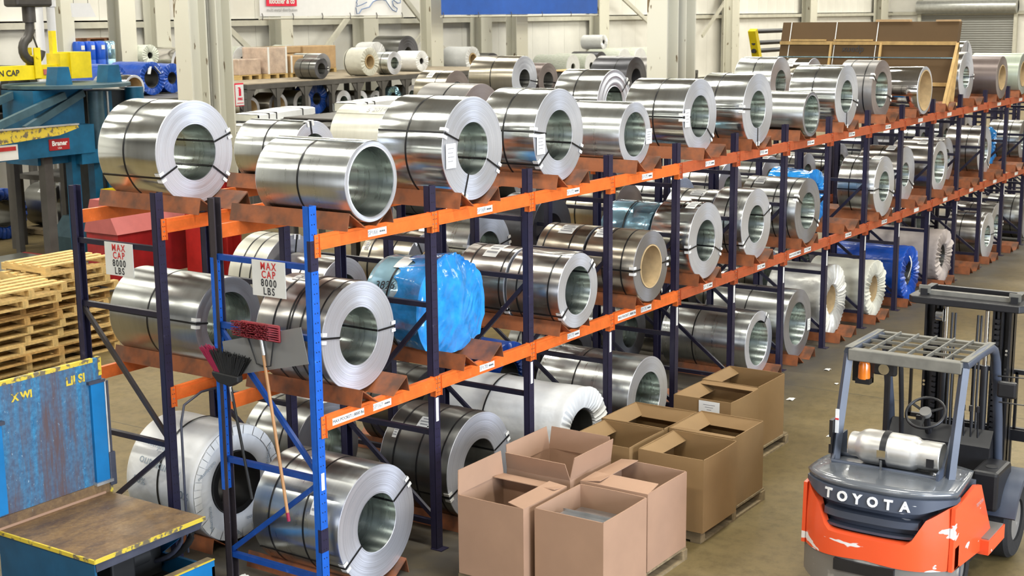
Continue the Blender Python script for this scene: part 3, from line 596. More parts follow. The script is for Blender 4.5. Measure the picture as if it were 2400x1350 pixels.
coil(3.58, zm, .40, 1.67, 2.30, .55, 'bronze', L('tan coil with white corner guard', 2, 'rear', MID), (.35,.8), (120,), ((140,.9,.05,.1),), GM, core=True); cradle(2, MID, 'rear', 3.58, .40)
coil(4.78, zm, .43, 1.75, 2.45, .5, 'soft', L('pale silver coil', 3, 'rear', MID), (.75,), (10,170), (), GM); cradle(3, MID, 'rear', 4.78, .43)
coil(6.25, zm, .44, 1.85, 2.4, .5, 'black', L('black-ended coil', 4, 'rear', MID), (), (), (), GM); cradle(4, MID, 'rear', 6.25, .44)
coil(8.3, zm, .40, 1.95, 2.70, .45, 'tan', L('tan coil with dark end', 5, 'rear', MID), (.35,.8), (), (), GM); cradle(5, MID, 'rear', 8.3, .4)
for b, st, R, nm in ((6, 'soft', .38, 'bright striped coil'), (7, 'warm', .42, 'brownish coil'), (8, 'soft', .40, 'silver coil'), (9, 'warm', .36, 'brown coil with three bands'), (10, 'galv', .38, 'bright silver coil'), (11, 'dull', .42, 'grey coil'), (12, 'black', .36, 'black coil'), (13, 'soft', .42, 'silver banded coil'), (14, 'dull', .4, 'dull grey coil'), (15, 'warm', .4, 'warm grey coil')):
    coil((b+.45)*P, zm, R, 1.8, 2.5, .5, st, L(nm, b, 'rear', MID), (.3,.7), (), ((100,.3,.14,.2),) if b % 2 else (), GM, n=56); cradle(b, MID, 'rear', (b+.45)*P, R)
t0 = wrapped(.63, zf, .525, 1.60, 2.46, .55, 'wrap_white', L('white printed-paper coil with black core ring', 0, 'rear', FLOOR), 44, .004, 61, ((.5, 'strap_black'),), GF, core='strap_black', lumps=.0025); cradle(0, FLOOR, 'rear', .63, .525)
coil(1.95, zf, .462, 1.70, 2.4, .5, 'dull', L('grey coil with dark bands', 1, 'rear', FLOOR), (.3,.8), (), (), GF); cradle(1, FLOOR, 'rear', 1.95, .462)
coil(3.7, zf, .44, 1.75, 2.4, .5, 'dark', L('dark coil with blue sheen', 2, 'rear', FLOOR), (.3,.8), (), (), GF); cradle(2, FLOOR, 'rear', 3.7, .44)
wrapped(5.1, zf, .45, 1.70, 2.6, .5, 'wrap_blue', L('blue tarpaulin-wrapped coil', 3, 'rear', FLOOR), 30, .04, 71, (), GF)
coil(6.6, zf, .42, 1.75, 2.5, .5, 'dark', L('dark steel coil', 4, 'rear', FLOOR), (.3,.8), (), (), GF)
for b, st, R in ((5, 'dull', .42), (6, 'dark', .44), (7, 'dull', .4), (8, 'warm', .44), (9, 'dull', .42), (11, 'warm', .42), (12, 'dull', .44), (13, 'warm', .42)):
    coil((b+.45)*P, zf, R, 1.8, 2.5, .5, st, L({'dull': 'dull grey coil', 'dark': 'dark coil', 'warm': 'warm grey coil'}[st], b, 'rear', FLOOR), (.3,.7), (), (), GF, n=56)
tb = MB()
for k in range(46):                                        # folded tabs round the paper end
    a0, a1 = 2*math.pi*k/46, 2*math.pi*(k+.93)/46; q = .525; dy = .004*(k % 2)
    tb.add([(.63+math.cos(a)*r_, 1.588-dy-(.004 if r_ < .45 else 0), zf+.525+math.sin(a)*r_) for r_ in (.44, .518) for a in (a0, a1)], [(0,1,3,2)])
tb.build('folded_tabs', 'paper_white', t0)['kind'] = 'stuff'
# printing on the white paper coil
def on_coil(o, s, size, x, yc, zc, R, adeg, y, mat_, slant=0.0):
    a = R_(adeg); d = Vector((math.cos(a), 0, math.sin(a))); up = Vector((-math.sin(a), 0, math.cos(a))); up = up if up.z > 0 else -up
    xd = Vector((0, -1, 0)) + up*slant
    yd = up - xd*(up.dot(xd)/xd.length_squared)
    text('lettering', s, size, Vector((x, y, zc)) + d*(R+.014), xd, yd, mat_, o)
for s, sz, a, y in (('outokumpu', .115, 156, 2.02), ('100%', .10, 178, 1.74), ('outokumpu', .115, 200, 2.05), ('90%', .09, 174, 2.25), ('outokumpu', .10, 136, 2.25)): on_coil(t0, s, sz, .63, 0, zf+.525, .525, a, y, 'ink_teal', -.12)
for ang in (150, 215, 260, 20, 300):
    a = R_(ang); d = Vector((math.cos(a), 0, math.sin(a))); text('lettering', 'outokumpu', .05, Vector((.63, 1.578, zf+.525)) + d*.41, (math.cos(a+1.0), 0, math.sin(a+1.0)), (-math.sin(a+1.0), 0, math.cos(a+1.0)), 'ink_teal', t0)
for (lab, s, sz, a, yy) in (('cream-coated', '5 2014', .09, 120, 2.2), ('coil in a loose bright', '3826', .11, 150, .68), ('dark charcoal', 'a/o', .07, 62, .25)):
    o = [q for q in bpy.data.objects if q.get('label', '').startswith(lab)][0]; b = ORG[o.name]
    Rr = {'cream-coated': .336, 'coil in a loose bright': .437, 'dark charcoal': .503}[lab]
    on_coil(o, s, sz, b.x, 0, b.z+Rr, Rr-.009, a, yy, 'ink_grey' if lab[0] == 'c' and lab[1] == 'r' else 'ink', .1)
# ---------------------------------------------------------------- cardboard boxes on pallets
mat('cardboard', (.265,.160,.066), .75, var=.06, scale=3, bump=.02, bscale=60); mat('cardboard_in', (.25,.15,.06), .8, var=.06, scale=3); mat('cardboard_warm', (.37,.225,.145), .75, var=.05, scale=3)
mat('pallet_wood', (.24,.18,.10), .8, var=.35, scale=5, stretch=(3,.5,3), bump=.1); mat('pallet_pale', (.62,.43,.17), .75, var=.25, scale=5, stretch=(3,.6,3), bump=.05); mat('pallet_tan', (.50,.30,.10), .75, var=.3, scale=5, stretch=(3,.6,3), bump=.05); mat('pallet_brown', (.30,.14,.07), .8, var=.35, scale=5)
mat('scrap_steel', (.45,.46,.47), .3, .9)
def pallet(x0, x1, y0, y1, z0, label, wood='pallet_wood', h=.115, yellow=False, group=None, nm='pallet'):
    t = thing(nm, ((x0+x1)/2, (y0+y1)/2, z0), label, 'pallet', group)
    w = .02
    nb = 5 if wood.startswith('pallet_pale') or wood.startswith('pallet_tan') else 7
    for k in range(nb):
        a = y0 + (y1-y0)*k/nb+.012; MB().bx(x0, x1, a, a+((y1-y0)/nb-.03 if nb == 7 else .10), z0+h-w, z0+h).build('deck_board', wood, t)
    for k in range(3):
        xx = x0 + (x1-x0-.09)*k/2; MB().bx(xx, xx+.09, y0, y1, z0+w, z0+h-w).build('stringer', wood, t)
    for k in (0, .5, 1):
        a = y0 + (y1-y0-.1)*k; MB().bx(x0, x1, a, a+.1, z0, z0+w).build('base_board', wood, t)
    return t
def carton(x0, x1, y0, y1, z0, z1, label, flaps, mt='cardboard'):
    """flaps: side -> (degrees from straight up, inward positive; length)"""
    t = thing('cardboard_box', ((x0+x1)/2, (y0+y1)/2, z0), label, 'box', 'open cardboard boxes on pallets')
    w = .009
    sides = {'w': ((x0,y1),(x0,y0),(1,0)), 's': ((x0,y0),(x1,y0),(0,1)), 'e': ((x1,y0),(x1,y1),(-1,0)), 'n': ((x1,y1),(x0,y1),(0,-1))}
    for k, ((ax, ay), (bx, by), (ix, iy)) in sides.items():
        m = MB(); A = Vector((ax, ay, z0)); B = Vector((bx, by, z0)); I = Vector((ix, iy, 0)); Z = Vector((0,0,z1-z0))
        nseg = 8; bow = rnd.uniform(-.012, .010); vs = []
        for i in range(nseg+1):
            p = A.lerp(B, i/nseg); f = math.sin(math.pi*i/nseg)
            for zz in (0, .5, 1):
                q = p + Z*zz - I*(-bow*f*(.3+.7*zz)); vs += [q, q+I*w]
        fs = []
        for i in range(nseg):
            for j in range(2):
                for o in (0, 1):
                    a = (i*3+j)*2+o; fs.append((a, a+6, a+8, a+2) if o == 0 else (a, a+2, a+8, a+6))
            a = (i*3+2)*2; fs.append((a, a+6, a+7, a+1))
        m.add(vs, fs); o = m.build('wall', mt, t)
        if k in flaps:
            ang, ln = flaps[k]; a = R_(ang); up = Vector((0,0,math.cos(a))) + I*math.sin(a); nn = I*math.cos(a) - Vector((0,0,math.sin(a)))
            T = Vector((0,0,z1)); d = (B-A).normalized()*.02
            c0 = Vector((ax, ay, z1)); c1 = Vector((bx, by, z1)); e0 = c0 + up*ln + d; e1 = c1 + up*ln - d
            vs = [c0, c1, e1, e0]; vs += [p + nn*.006 for p in vs]
            MB().add(vs, [(0,1,2,3),(7,6,5,4),(0,4,5,1),(1,5,6,2),(2,6,7,3),(3,7,4,0)]).build('flap', mt, t)
    MB().bx(x0+w, x1-w, y0+w, y1-w, z0, z0+.01).build('bottom', 'cardboard_in', t)
    return t
pallet(.95, 2.45, -1.94, -.60, 0, 'wooden pallet under the four nearest cardboard boxes'); pallet(2.82, 4.20, -1.88, -.56, 0, 'dark wooden pallet under the middle group of four cardboard boxes')
pallet(4.62, 6.03, -1.34, -.66, 0, 'pale weathered pallet under the two farthest cardboard boxes')
zb, zt_ = .117, .79
carton(.92, 1.57, -1.27, -.63, zb, zt_, 'open pinkish cardboard box with folded-in flaps, nearest to the rack', {'n': (-3,.20), 'e': (84,.17), 's': (82,.16)}, 'cardboard_warm')
carton(.99, 1.68, -1.96, -1.33, zb, zt_, 'open pinkish cardboard box holding steel strips, nearest to the camera', {}, 'cardboard_warm')
carton(1.70, 2.38, -1.22, -.58, zb, zt_, 'open cardboard box with all four flaps standing up', {'w': (-18,.16), 'n': (-6,.2), 'e': (-4,.2), 's': (-10,.2)}, 'cardboard_warm')
carton(1.75, 2.44, -1.93, -1.29, zb, zt_, 'open pinkish cardboard box with wide inner flaps, nearest to the forklift', {'w': (84,.22), 'n': (82,.18)}, 'cardboard_warm')
carton(2.74, 3.41, -1.20, -.55, zb, zt_, 'open brown cardboard box, middle group, near row beside the rack', {'n': (122,.17)})
carton(3.44, 4.12, -1.18, -.50, zb, zt_, 'open brown cardboard box, middle group, far row beside the rack', {'w': (112,.14), 'n': (125,.16), 'e': (130,.16), 's': (125,.15)})
carton(2.78, 3.46, -1.92, -1.27, zb, zt_, 'open brown cardboard box, middle group, near row beside the aisle', {'n': (118,.16)})
carton(3.50, 4.18, -1.86, -1.20, zb, zt_, 'open brown cardboard box, middle group, far row beside the aisle', {'w': (100,.14), 'n': (122,.17), 'e': (135,.14)})
cl = carton(4.57, 5.24, -1.33, -.69, zb, zt_, 'open brown cardboard box with white paper notice, near one of the last two', {'n': (120,.17), 'e': (96,.10)})
carton(5.27, 5.95, -1.31, -.66, zb, zt_, 'open brown cardboard box, farthest one of the whole row', {'n': (118,.14)})
sg = MB().bx(4.559, 4.562, -1.21, -.98, .655, .775).build('paper_notice', 'paper_white', cl)
for q in range(3): MB().bx(4.5575, 4.559, -1.16+.02*q, -1.03-.02*q, .735-.025*q, .741-.025*q).build('print', 'ink_grey', sg)
for k in range(3):
    z = .69-.035*k; x = 1.22-.03*k
    s_ = MB().prism([(x-.06,z),(x+.06,z),(x+.06,z+.03),(x+.055,z+.03),(x+.055,z+.005),(x-.055,z+.005),(x-.055,z+.03),(x-.06,z+.03)], 'y', -1.90, -1.42)
    tag(s_.build('steel_channel', 'scrap_steel'), ('topmost', 'middle', 'lowest')[k] + ' steel channel strip of the three in the nearest box', 'steel strip', 'steel strips in the box')
# bundles of offcuts that the strips lie on
tag(MB().bx(1.04, 1.62, -1.92, -1.38, zb+.012, .618).build('offcut_bundle', 'scrap_steel'), 'grey steel offcut bundle filling the nearest cardboard box', 'steel offcuts')
# ---------------------------------------------------------------- forklift (heading +X, away from the camera)
mat('fl_orange', (.80,.095,.028), .32, c2=(.80,.78,.78), thresh=(.628,.638), scale=3.6, stretch=(1,.7,2.4), coat=.3)
mat('fl_slate', (.055,.068,.098), .30, c2=(.60,.60,.60), thresh=(.685,.70), scale=4.5, stretch=(1,.5,3), coat=.2)
mat('fl_slate_plain', (.050,.062,.090), .45, var=.12, scale=4); mat('fl_black', (.012,.012,.014), .38, var=.2, scale=5); mat('fl_grey', (.18,.17,.155), .5, c2=(.42,.40,.36), thresh=(.58,.68), scale=4)
mat('rubber', (.014,.014,.015), .8, var=.2, scale=20, bump=.2); mat('alu', (.66,.65,.62), .42, .9, var=.12, scale=5, rvar=.08); mat('lamp_amber', (.85,.22,.02), .2, coat=.6); mat('chrome', (.7,.7,.7), .12, 1); mat('white_emblem', (.78,.79,.80), .4); mat('hose', (.02,.02,.022), .5); mat('dusty_top', (.15,.145,.125), .6, var=.2, scale=6)
mat('fl_hood', (.10,.11,.125), .22, var=.12, scale=4, spec=.9, coat=.4)  # slate paint lightened and glossed; ceiling reflection put into the hood top's colour
FX, FY = 2.12, -3.60
t = thing('forklift', (3.6, FY, 0), 'orange and slate counterbalance forklift seen from behind, gas bottle on its back', 'forklift')
def rearx(s): return FX + .04 + .30*abs(s)**3.2                     # plan curve of the counterweight, s = -1..1
def shell(name, mt, s0, s1, zlo, zhi, thick, off=0.0, ns=28, nz=6, bev=0):
    """curved plate that follows the counterweight's rear; zlo/zhi functions of s"""
    def P(s, z, back):
        tilt = -.05*max(0, (.62-z))*0 + .10*max(0, z-.62)**1.2
        x = rearx(s) + off + tilt
        return Vector((x + (thick if back else 0), FY + .61*s*(1-.05*max(0, z-.6)), z))
    m = MB(); n1 = ns+1
    fv = []; 
    for back in (0, 1):
        for j in range(nz+1):
            for i in range(n1):
                s = s0 + (s1-s0)*i/ns; a, b = zlo(s), zhi(s); m.v.append(P(s, a+(b-a)*j/nz, back))
    S = n1*(nz+1)
    for j in range(nz):
        for i in range(ns):
            a = j*n1+i; m.f.append((a, a+n1, a+n1+1, a+1)); m.f.append((S+a, S+a+1, S+a+n1+1, S+a+n1))
    for i in range(ns):
        m.f.append((i, i+1, S+i+1, S+i)); a = nz*n1+i; m.f.append((a, S+a, S+a+1, a+1))
    for j in range(nz):
        a = j*n1; m.f.append((a, S+a, S+a+n1, a+n1)); a = j*n1+ns; m.f.append((a, a+n1, S+a+n1, S+a))
    m.m = [0]*len(m.f)
    return fixn(m.build(name, mt, t, smooth=40))
def sstep(a, b, x): u = min(1, max(0, (x-a)/(b-a))); return u*u*(3-2*u)
def lin(a, b, x): return min(1, max(0, (x-a)/(b-a)))
open_top = lambda s: .845 - .02*abs(s)
def hood_lo(s): return .872 + .05*lin(.66, .97, abs(s))
def or_hi(s): return .625 + .20*lin(.54, .72, abs(s)) + .10*lin(.74, 1, abs(s))
def or_lo(s): return .45 - .05*abs(s)
# counterweight: orange lower shell with raised corners
cw = shell('counterweight', 'fl_orange', -1, 1, or_lo, lambda s: min(or_hi(s), hood_lo(s)-.004 if abs(s) > .6 else or_hi(s)), .10)
shell('counterweight_core', 'fl_slate_plain', -.97, .97, lambda s: .2, lambda s: .86, .12, off=.15)
for s in (-1, 1): fixn(MB().prism([(2.40,.40),(3.40,.30),(3.46,.40),(3.30,.62),(3.10,.90),(2.95,.94),(2.42,.90)], 'y', FY+s*.61-(.03 if s > 0 else 0), FY+s*.61+(.03 if s < 0 else 0)).build('side_panel', 'fl_orange', t))
shell('grille_louver', 'fl_slate', -.62, .62, lambda s: .735-.01*s*s, lambda s: .790-.01*s*s, .10, off=.045)
shell('grille_louver', 'fl_slate', -.58, .58, lambda s: .645, lambda s: .665, .10, off=.07)
shell('bumper', 'fl_grey', -1, 1, lambda s: .16, lambda s: .447-.05*abs(s), .12, off=.012)
hp = MB().bx(FX+.03, FX+.09, FY-.24, FY+.24, .33, .42); hp.build('tow_recess', 'fl_black', t)
# hood: rear face with the lettering, and the flat top
shell('hood_rear', 'fl_slate', -1, 1, hood_lo, lambda s: .985 - .03*abs(s)**4, .10, off=-.012)
def top(u, v):
    s = -1+2*u; x0 = rearx(s)+.04; x = x0 + (3.10-x0)*v
    return Vector((x, FY+.605*s*(1-.05*.38)*(1-.10*v*v), .985 - .03*abs(s)**4 + .015*math.sin(math.pi*min(1, v*1.2))))
m = MB().grid(top, 28, 10); hd = m.build('hood', 'fl_hood', t, smooth=60); sd = hd.modifiers.new('s', 'SOLIDIFY'); sd.thickness = .05; sd.offset = -1
MB().bx(2.46, 3.12, FY-.56, FY+.56, .30, .93).build('engine_housing', 'fl_slate_plain', t)
# letters T O Y O T A laid on the curved rear face
for k, ch in enumerate('TOYOTA'):
    s = .52 - .20*k; x = rearx(s)-.012 + .10*max(0, .91-.62)**1.2 - .004
    dx = (rearx(s-.02)-rearx(s+.02))/(.61*.04)
    text('letter', ch, .105, (x, FY+.61*s, .925), (dx, -1, 0), (.12, 0, 1), 'white_emblem', t, ext=.004, bold=.004)
text('lettering', 'TOYOTA', .045, (2.95, FY-.645, .80), (1,0,0), (0,0,1), 'ink_grey', t)
# lower frame, steps, fenders
MB().bx(2.9, 4.25, FY-.50, FY+.50, .16, .45).build('chassis', 'fl_black', t)
for s in (-1, 1):
    MB().bx(3.15, 3.62, FY+s*.61-.07, FY+s*.61+.07, .30, .42).build('step', 'fl_orange', t)
    MB().bx(3.18, 3.60, FY+s*.61-.06, FY+s*.61+.06, .42, .43).build('step_tread', 'fl_grey', t)
    pts = [(3.66,.45)] + [(4.02+.40*math.cos(a), .36+.42*math.sin(a)) for a in [R_(x) for x in range(165, 9, -12)]] + [(4.42,.42),(4.36,.40)] + [(4.02+.345*math.cos(a), .36+.36*math.sin(a)) for a in [R_(x) for x in range(10, 166, 12)]]
    fixn(MB().prism(pts, 'y', FY+s*.62-.13, FY+s*.62+.13).build('fender', 'fl_slate_plain', t, smooth=40))
def wheel(x, y, r, w, nm):
    o = fixn(MB().lathe([(r*.55, -w/2), (r*.93, -w/2), (r, -w*.36), (r, w*.36), (r*.93, w/2), (r*.55, w/2)], (x, y, r), 'y', 40, closed=True).build(nm, 'rubber', t, smooth=30))
    fixn(MB().lathe([(.02, -w*.3), (r*.54, -w*.42), (r*.56, -w*.3), (r*.56, w*.3), (r*.54, w*.42), (.02, w*.3)], (x, y, r), 'y', 28).build('rim', 'fl_grey', o, smooth=30))
for s in (-1, 1): wheel(4.02, FY+s*.56, .33, .24, 'front_wheel'); wheel(2.86, FY+s*.46, .25, .18, 'rear_wheel')
# cab floor, cowl, seat, wheel
MB().bx(3.10, 4.0, FY-.46, FY+.46, .45, .52).build('floor_plate', 'fl_grey', t)
MB().prism([(3.86,.52),(4.20,.52),(4.20,1.02),(4.02,1.08),(3.92,.95)], 'y', FY-.44, FY+.44).build('dash_cowl', 'fl_black', t)
sk = MB().bx(3.02, 3.50, FY-.26, FY+.26, .94, 1.04); sk.build('seat', 'fl_black', t, bevel=.03)
sb_ = MB().prism([(3.02,1.02),(3.12,1.02),(3.08,1.20),(3.0,1.20)], 'y', FY-.24, FY+.24).build('seat_back', 'fl_black', t, bevel=.02)
cx_, cz_ = 3.86, 1.20
rim = MB(); pts = []
ax = Vector((-.62, 0, .78)); e1 = Vector((0,1,0)); e2 = ax.cross(e1)
c0 = Vector((cx_, FY+.10, cz_)); rim.tube([c0 + (e1*math.cos(a)+e2*math.sin(a))*.165 for a in [2*math.pi*k/32 for k in range(33)]], .013, 8)
st = rim.build('steering_wheel', 'fl_black', t, smooth=60)
MB().cyl(c0-ax*.02, c0+ax*.025, .05, 14).build('hub', 'fl_grey', st, smooth=40); MB().cyl(c0, (4.0, FY+.10, .95), .03, 10).build('steering_column', 'fl_black', t)
for a in (90, 210, 330): MB().bar(c0, c0+(e1*math.cos(R_(a))+e2*math.sin(R_(a)))*.16, .022, .008, up=ax).build('spoke', 'fl_black', st)
MB().bx(3.55, 3.98, FY-.62, FY-.40, .52, .86).build('side_console', 'fl_black', t, bevel=.03); MB().cyl((3.72, FY-.52, .861), (3.72, FY-.52, .865), .05, 18).build('cup_holder', 'rubber', t)
for k in range(4): MB().cyl((3.98, FY-.14-.06*k, .98), (3.94, FY-.14-.06*k, 1.26), .008, 6).cyl((3.94, FY-.14-.06*k, 1.25), (3.938, FY-.14-.06*k, 1.30), .016, 8).build('control_lever', 'fl_black', t)
# overhead guard
ZG = 1.90
for s, y in ((1, FY+.47), (-1, FY-.47)):
    MB().tube([(2.70, y, .95), (2.79, y, 1.3), (2.95, y, 1.87)], .040, 4).build('rear_pillar', 'fl_slate_plain', t)
    pts = [(2.94, y, ZG-.015), (3.40, y, ZG), (3.66, y, ZG-.01), (3.78, y, ZG-.06), (3.86, y, ZG-.17), (4.02, y, 1.2), (4.12, y, .62)]
    MB().tube(pts, .040, 8).build('guard_side_rail', 'fl_slate_plain', t, smooth=60)
    MB().bx(2.93, 3.70, y-.03, y+.03, ZG+.024, ZG+.030).build('rail_top_dust', 'dusty_top', t)
MB().bx(2.90, 2.99, FY-.46, FY+.46, ZG-.075, ZG+.02).build('guard_rear_bar', 'dusty_top', t, bevel=.008)
MB().bx(3.72, 3.78, FY-.46, FY+.46, ZG-.055, ZG+.0).build('guard_front_bar', 'dusty_top', t)
for k in range(1, 6):
    y = FY-.46+.92*k/6; MB().bx(2.98, 3.74, y-.006, y+.006, ZG-.006, ZG+.022).build('guard_slat', 'dusty_top', t)
for k in range(1, 4):
    x = 2.98+.76*k/4; MB().bx(x-.006, x+.006, FY-.46, FY+.46, ZG-.008, ZG+.016).build('guard_slat', 'dusty_top', t)
MB().bx(3.70, 3.74, FY+.38, FY+.42, .52, 1.88).build('left_inner_post', 'fl_black', t)
dc = MB().bx(2.735, 2.742, FY+.455, FY+.485, 1.25, 1.45).build('decal', 'white_emblem', t); MB().bx(2.733, 2.736, FY+.455, FY+.485, 1.36, 1.375).build('decal_stripe', 'ink_red', dc)
# amber beacon in its cage, work lamp
MB().lathe([(.0,.145),(.040,.14),(.048,.11),(.050,.0),(.0,.0)], (3.02, FY+.36, 1.66), 'z', 20).build('beacon', 'lamp_amber', t, smooth=40)
MB().bx(2.98, 3.08, FY+.30, FY+.42, 1.62, 1.665).build('beacon_bracket', 'fl_black', t); MB().bx(3.05, 3.08, FY+.30, FY+.47, 1.62, 1.875).build('beacon_bracket', 'fl_black', t)
MB().bx(3.03, 3.09, FY+.10, FY+.30, 1.70, 1.815).bx(3.0, 3.06, FY+.18, FY+.22, 1.80, 1.84).build('work_lamp', 'fl_black', t, bevel=.02); MB().cyl((3.025, FY+.20, 1.755), (3.032, FY+.20, 1.755), .045, 16).build('lamp_lens', 'chrome', t)
MB().tube([(3.75, FY+.30, 1.66), (3.78, FY+.29, 1.3), (3.80, FY+.28, .9)], .022, 8).build('lamp_stalk', 'fl_black', t)
MB().bx(3.80, 3.86, FY-.66, FY-.50, 1.44, 1.58).build('side_lamp', 'fl_black', t, bevel=.02)
MB().tube([(3.82,FY-.50,1.62),(3.82,FY-.72,1.63),(3.82,FY-.73,1.40),(3.82,FY-.52,1.40)], .007, 6).build('mirror_guard', 'fl_black', t)
# gas bottle in its cradle
gb = thing('gas_bottle', (2.78, FY, 1.04), 'dented silver aluminium gas bottle strapped across the forklift back', 'gas bottle')
yc = FY+.34; zc = 1.185; xc = 2.74
prof = [(.0,0),(.095,0),(.100,.012),(.100,.055),(.108,.075),(.128,.10),(.138,.13),(.140,.16),(.140,.50),(.134,.53),(.118,.555),(.114,.575),(.118,.60),(.118,.735),(.112,.74),(.108,.735),(.106,.60),(.0,.60)]
fixn(MB().lathe([(r, -h) for r, h in prof], (xc, yc, zc), 'y', 44).build('bottle_body', 'alu', gb, smooth=30))
MB().cyl((xc, yc-.60, zc), (xc, yc-.70, zc), .03, 14).cyl((xc, yc-.66, zc), (xc-.0, yc-.66, zc+.05), .016, 10).build('valve', 'chrome', gb, smooth=40)
MB().bx(xc-.121, xc-.117, yc-.705, yc-.645, zc-.06, zc+.01).build('collar_opening', 'fl_black', gb)
bd = fixn(MB().lathe([(.142,-.275),(.147,-.275),(.147,-.325),(.142,-.325)], (xc, yc, zc), 'y', 44, closed=True).build('band', 'fl_black', t, smooth=30))
MB().bx(xc-.165, xc-.146, yc-.335, yc-.265, zc-.04, zc+.03).build('buckle', 'chrome', bd); MB().bar((xc-.155, yc-.30, zc-.05), (xc-.15, yc-.30, 1.01), .018, .012).build('turnbuckle', 'chrome', bd)
for x in (xc-.11, xc+.10): MB().cyl((x, FY+.46, 1.045), (x, FY-.40, 1.045), .018, 10).build('cradle_rail', 'fl_slate_plain', t, smooth=40)
MB().prism([(xc-.16,1.0),(xc+.24,1.0),(xc+.24,1.32),(xc+.16,1.32),(xc-.02,1.12),(xc-.16,1.10)], 'y', FY-.42, FY-.40).build('bottle_bracket', 'fl_slate_plain', t)
MB().prism([(xc-.13,.99),(xc+.22,.99),(xc+.22,1.22),(xc+.05,1.22),(xc-.02,1.10)], 'y', FY+.46, FY+.48).build('bottle_bracket', 'fl_slate_plain', t)
MB().bx(2.70, 2.84, FY+.49, FY+.52, 1.08, 1.36).build('hinge_bracket', 'fl_black', t); MB().bx(2.69, 2.74, FY+.50, FY+.54, 1.16, 1.22).build('latch', 'chrome', t)
# mast
for s in (-1, 1):
    for (y, w, z1) in ((FY+s*.34, .09, 2.06), (FY+s*.25, .06, 2.02)):
        m = MB().bx(4.62, 4.80, y-w/2, y-w/2+.02, .10, z1).bx(4.62, 4.80, y+w/2-.02, y+w/2, .10, z1).bx(4.69, 4.73, y-w/2, y+w/2, .10, z1)
        m.build('mast_channel', 'fl_black', t)
    MB().cyl((4.60, FY+s*.18, .2), (4.60, FY+s*.18, 1.5), .035, 12).build('lift_cylinder', 'fl_black', t, smooth=40); MB().cyl((4.60, FY+s*.18, 1.5), (4.60, FY+s*.18, 2.0), .02, 12).build('cylinder_rod', 'chrome', t, smooth=40)
    for k in range(2): MB().tube([(4.58, FY+s*(.10+.035*k), .5), (4.57, FY+s*(.10+.03*k), 1.2), (4.60, FY+s*(.10+.03*k), 1.95)], .011, 6).build('hydraulic_hose', 'hose', t, smooth=60)
    ch = MB()
    for k in range(26): ch.bx(4.585, 4.615, FY+s*.27-.02, FY+s*.27+.02, .65+.05*k, .65+.05*k+.032)
    c_ = ch.build('lift_chain', 'fl_black', t); c_['kind'] = 'stuff'
    for z in (1.25, 1.45, 1.62):
        for dz in (0, .035): MB().cyl((4.615, FY+s*.36, z+dz), (4.60, FY+s*.36, z+dz), .012, 8).build('bolt', 'chrome', t)
# mast head: rounded yoke plate with inner bar
yk = [(4.50, FY-.47), (4.56, FY-.52), (4.80, FY-.52), (4.86, FY-.46), (4.86, FY+.46), (4.80, FY+.52), (4.56, FY+.52), (4.50, FY+.47)]
MB().prism(yk, 'z', 2.02, 2.085).build('mast_head', 'fl_black', t, bevel=.008)
MB().bx(4.64, 4.70, FY-.36, FY+.36, 2.085, 2.125).build('crossbar', 'dusty_top', t); MB().bx(4.88, 4.93, FY-.42, FY+.42, 2.08, 2.13).build('crossbar', 'fl_black', t)
for s in (-1, 1): MB().bx(4.60, 4.92, FY+s*.40-.03, FY+s*.40+.03, 2.085, 2.14).build('chain_anchor', 'fl_black', t); MB().bx(4.62, 4.64, FY+s*.40-.05, FY+s*.40+.05, 2.10, 2.17).build('chain_anchor', 'dusty_top', t)
MB().cyl((4.58, FY+.20, 1.92), (4.58, FY+.26, 1.92), .06, 16).build('chain_pulley', 'chrome', t, smooth=40)
# carriage, load backrest and forks
for z in (.40, .82): MB().bx(4.86, 4.92, FY-.50, FY+.50, z-.05, z+.05).build('carriage_bar', 'fl_black', t)
for k in range(7): y = FY-.58+1.16*k/6; MB().bx(4.90, 4.93, y-.012, y+.012, .85, 1.40).build('backrest_bar', 'fl_black', t)
MB().bx(4.90, 4.94, FY-.60, FY+.60, 1.38, 1.42).build('backrest_rail', 'fl_black', t); MB().bx(4.90, 4.94, FY-.60, FY+.60, .84, .88).build('backrest_rail', 'fl_black', t)
for s in (-1, 1): MB().prism([(4.94,.85),(4.98,.85),(4.98,.10),(6.0,.075),(6.0,.06),(4.94,.06)], 'y', FY+s*.30-.06, FY+s*.30+.06).build('fork', 'fl_black', t)
MB().bx(4.44, 4.62, FY-.46, FY+.46, .30, .40).build('tilt_frame', 'fl_black', t); MB().bx(4.24, 4.62, FY-.40, FY-.30, .2, .5).build('tilt_frame', 'fl_black', t); MB().bx(4.24, 4.62, FY+.30, FY+.40, .2, .5).build('tilt_frame', 'fl_black', t)
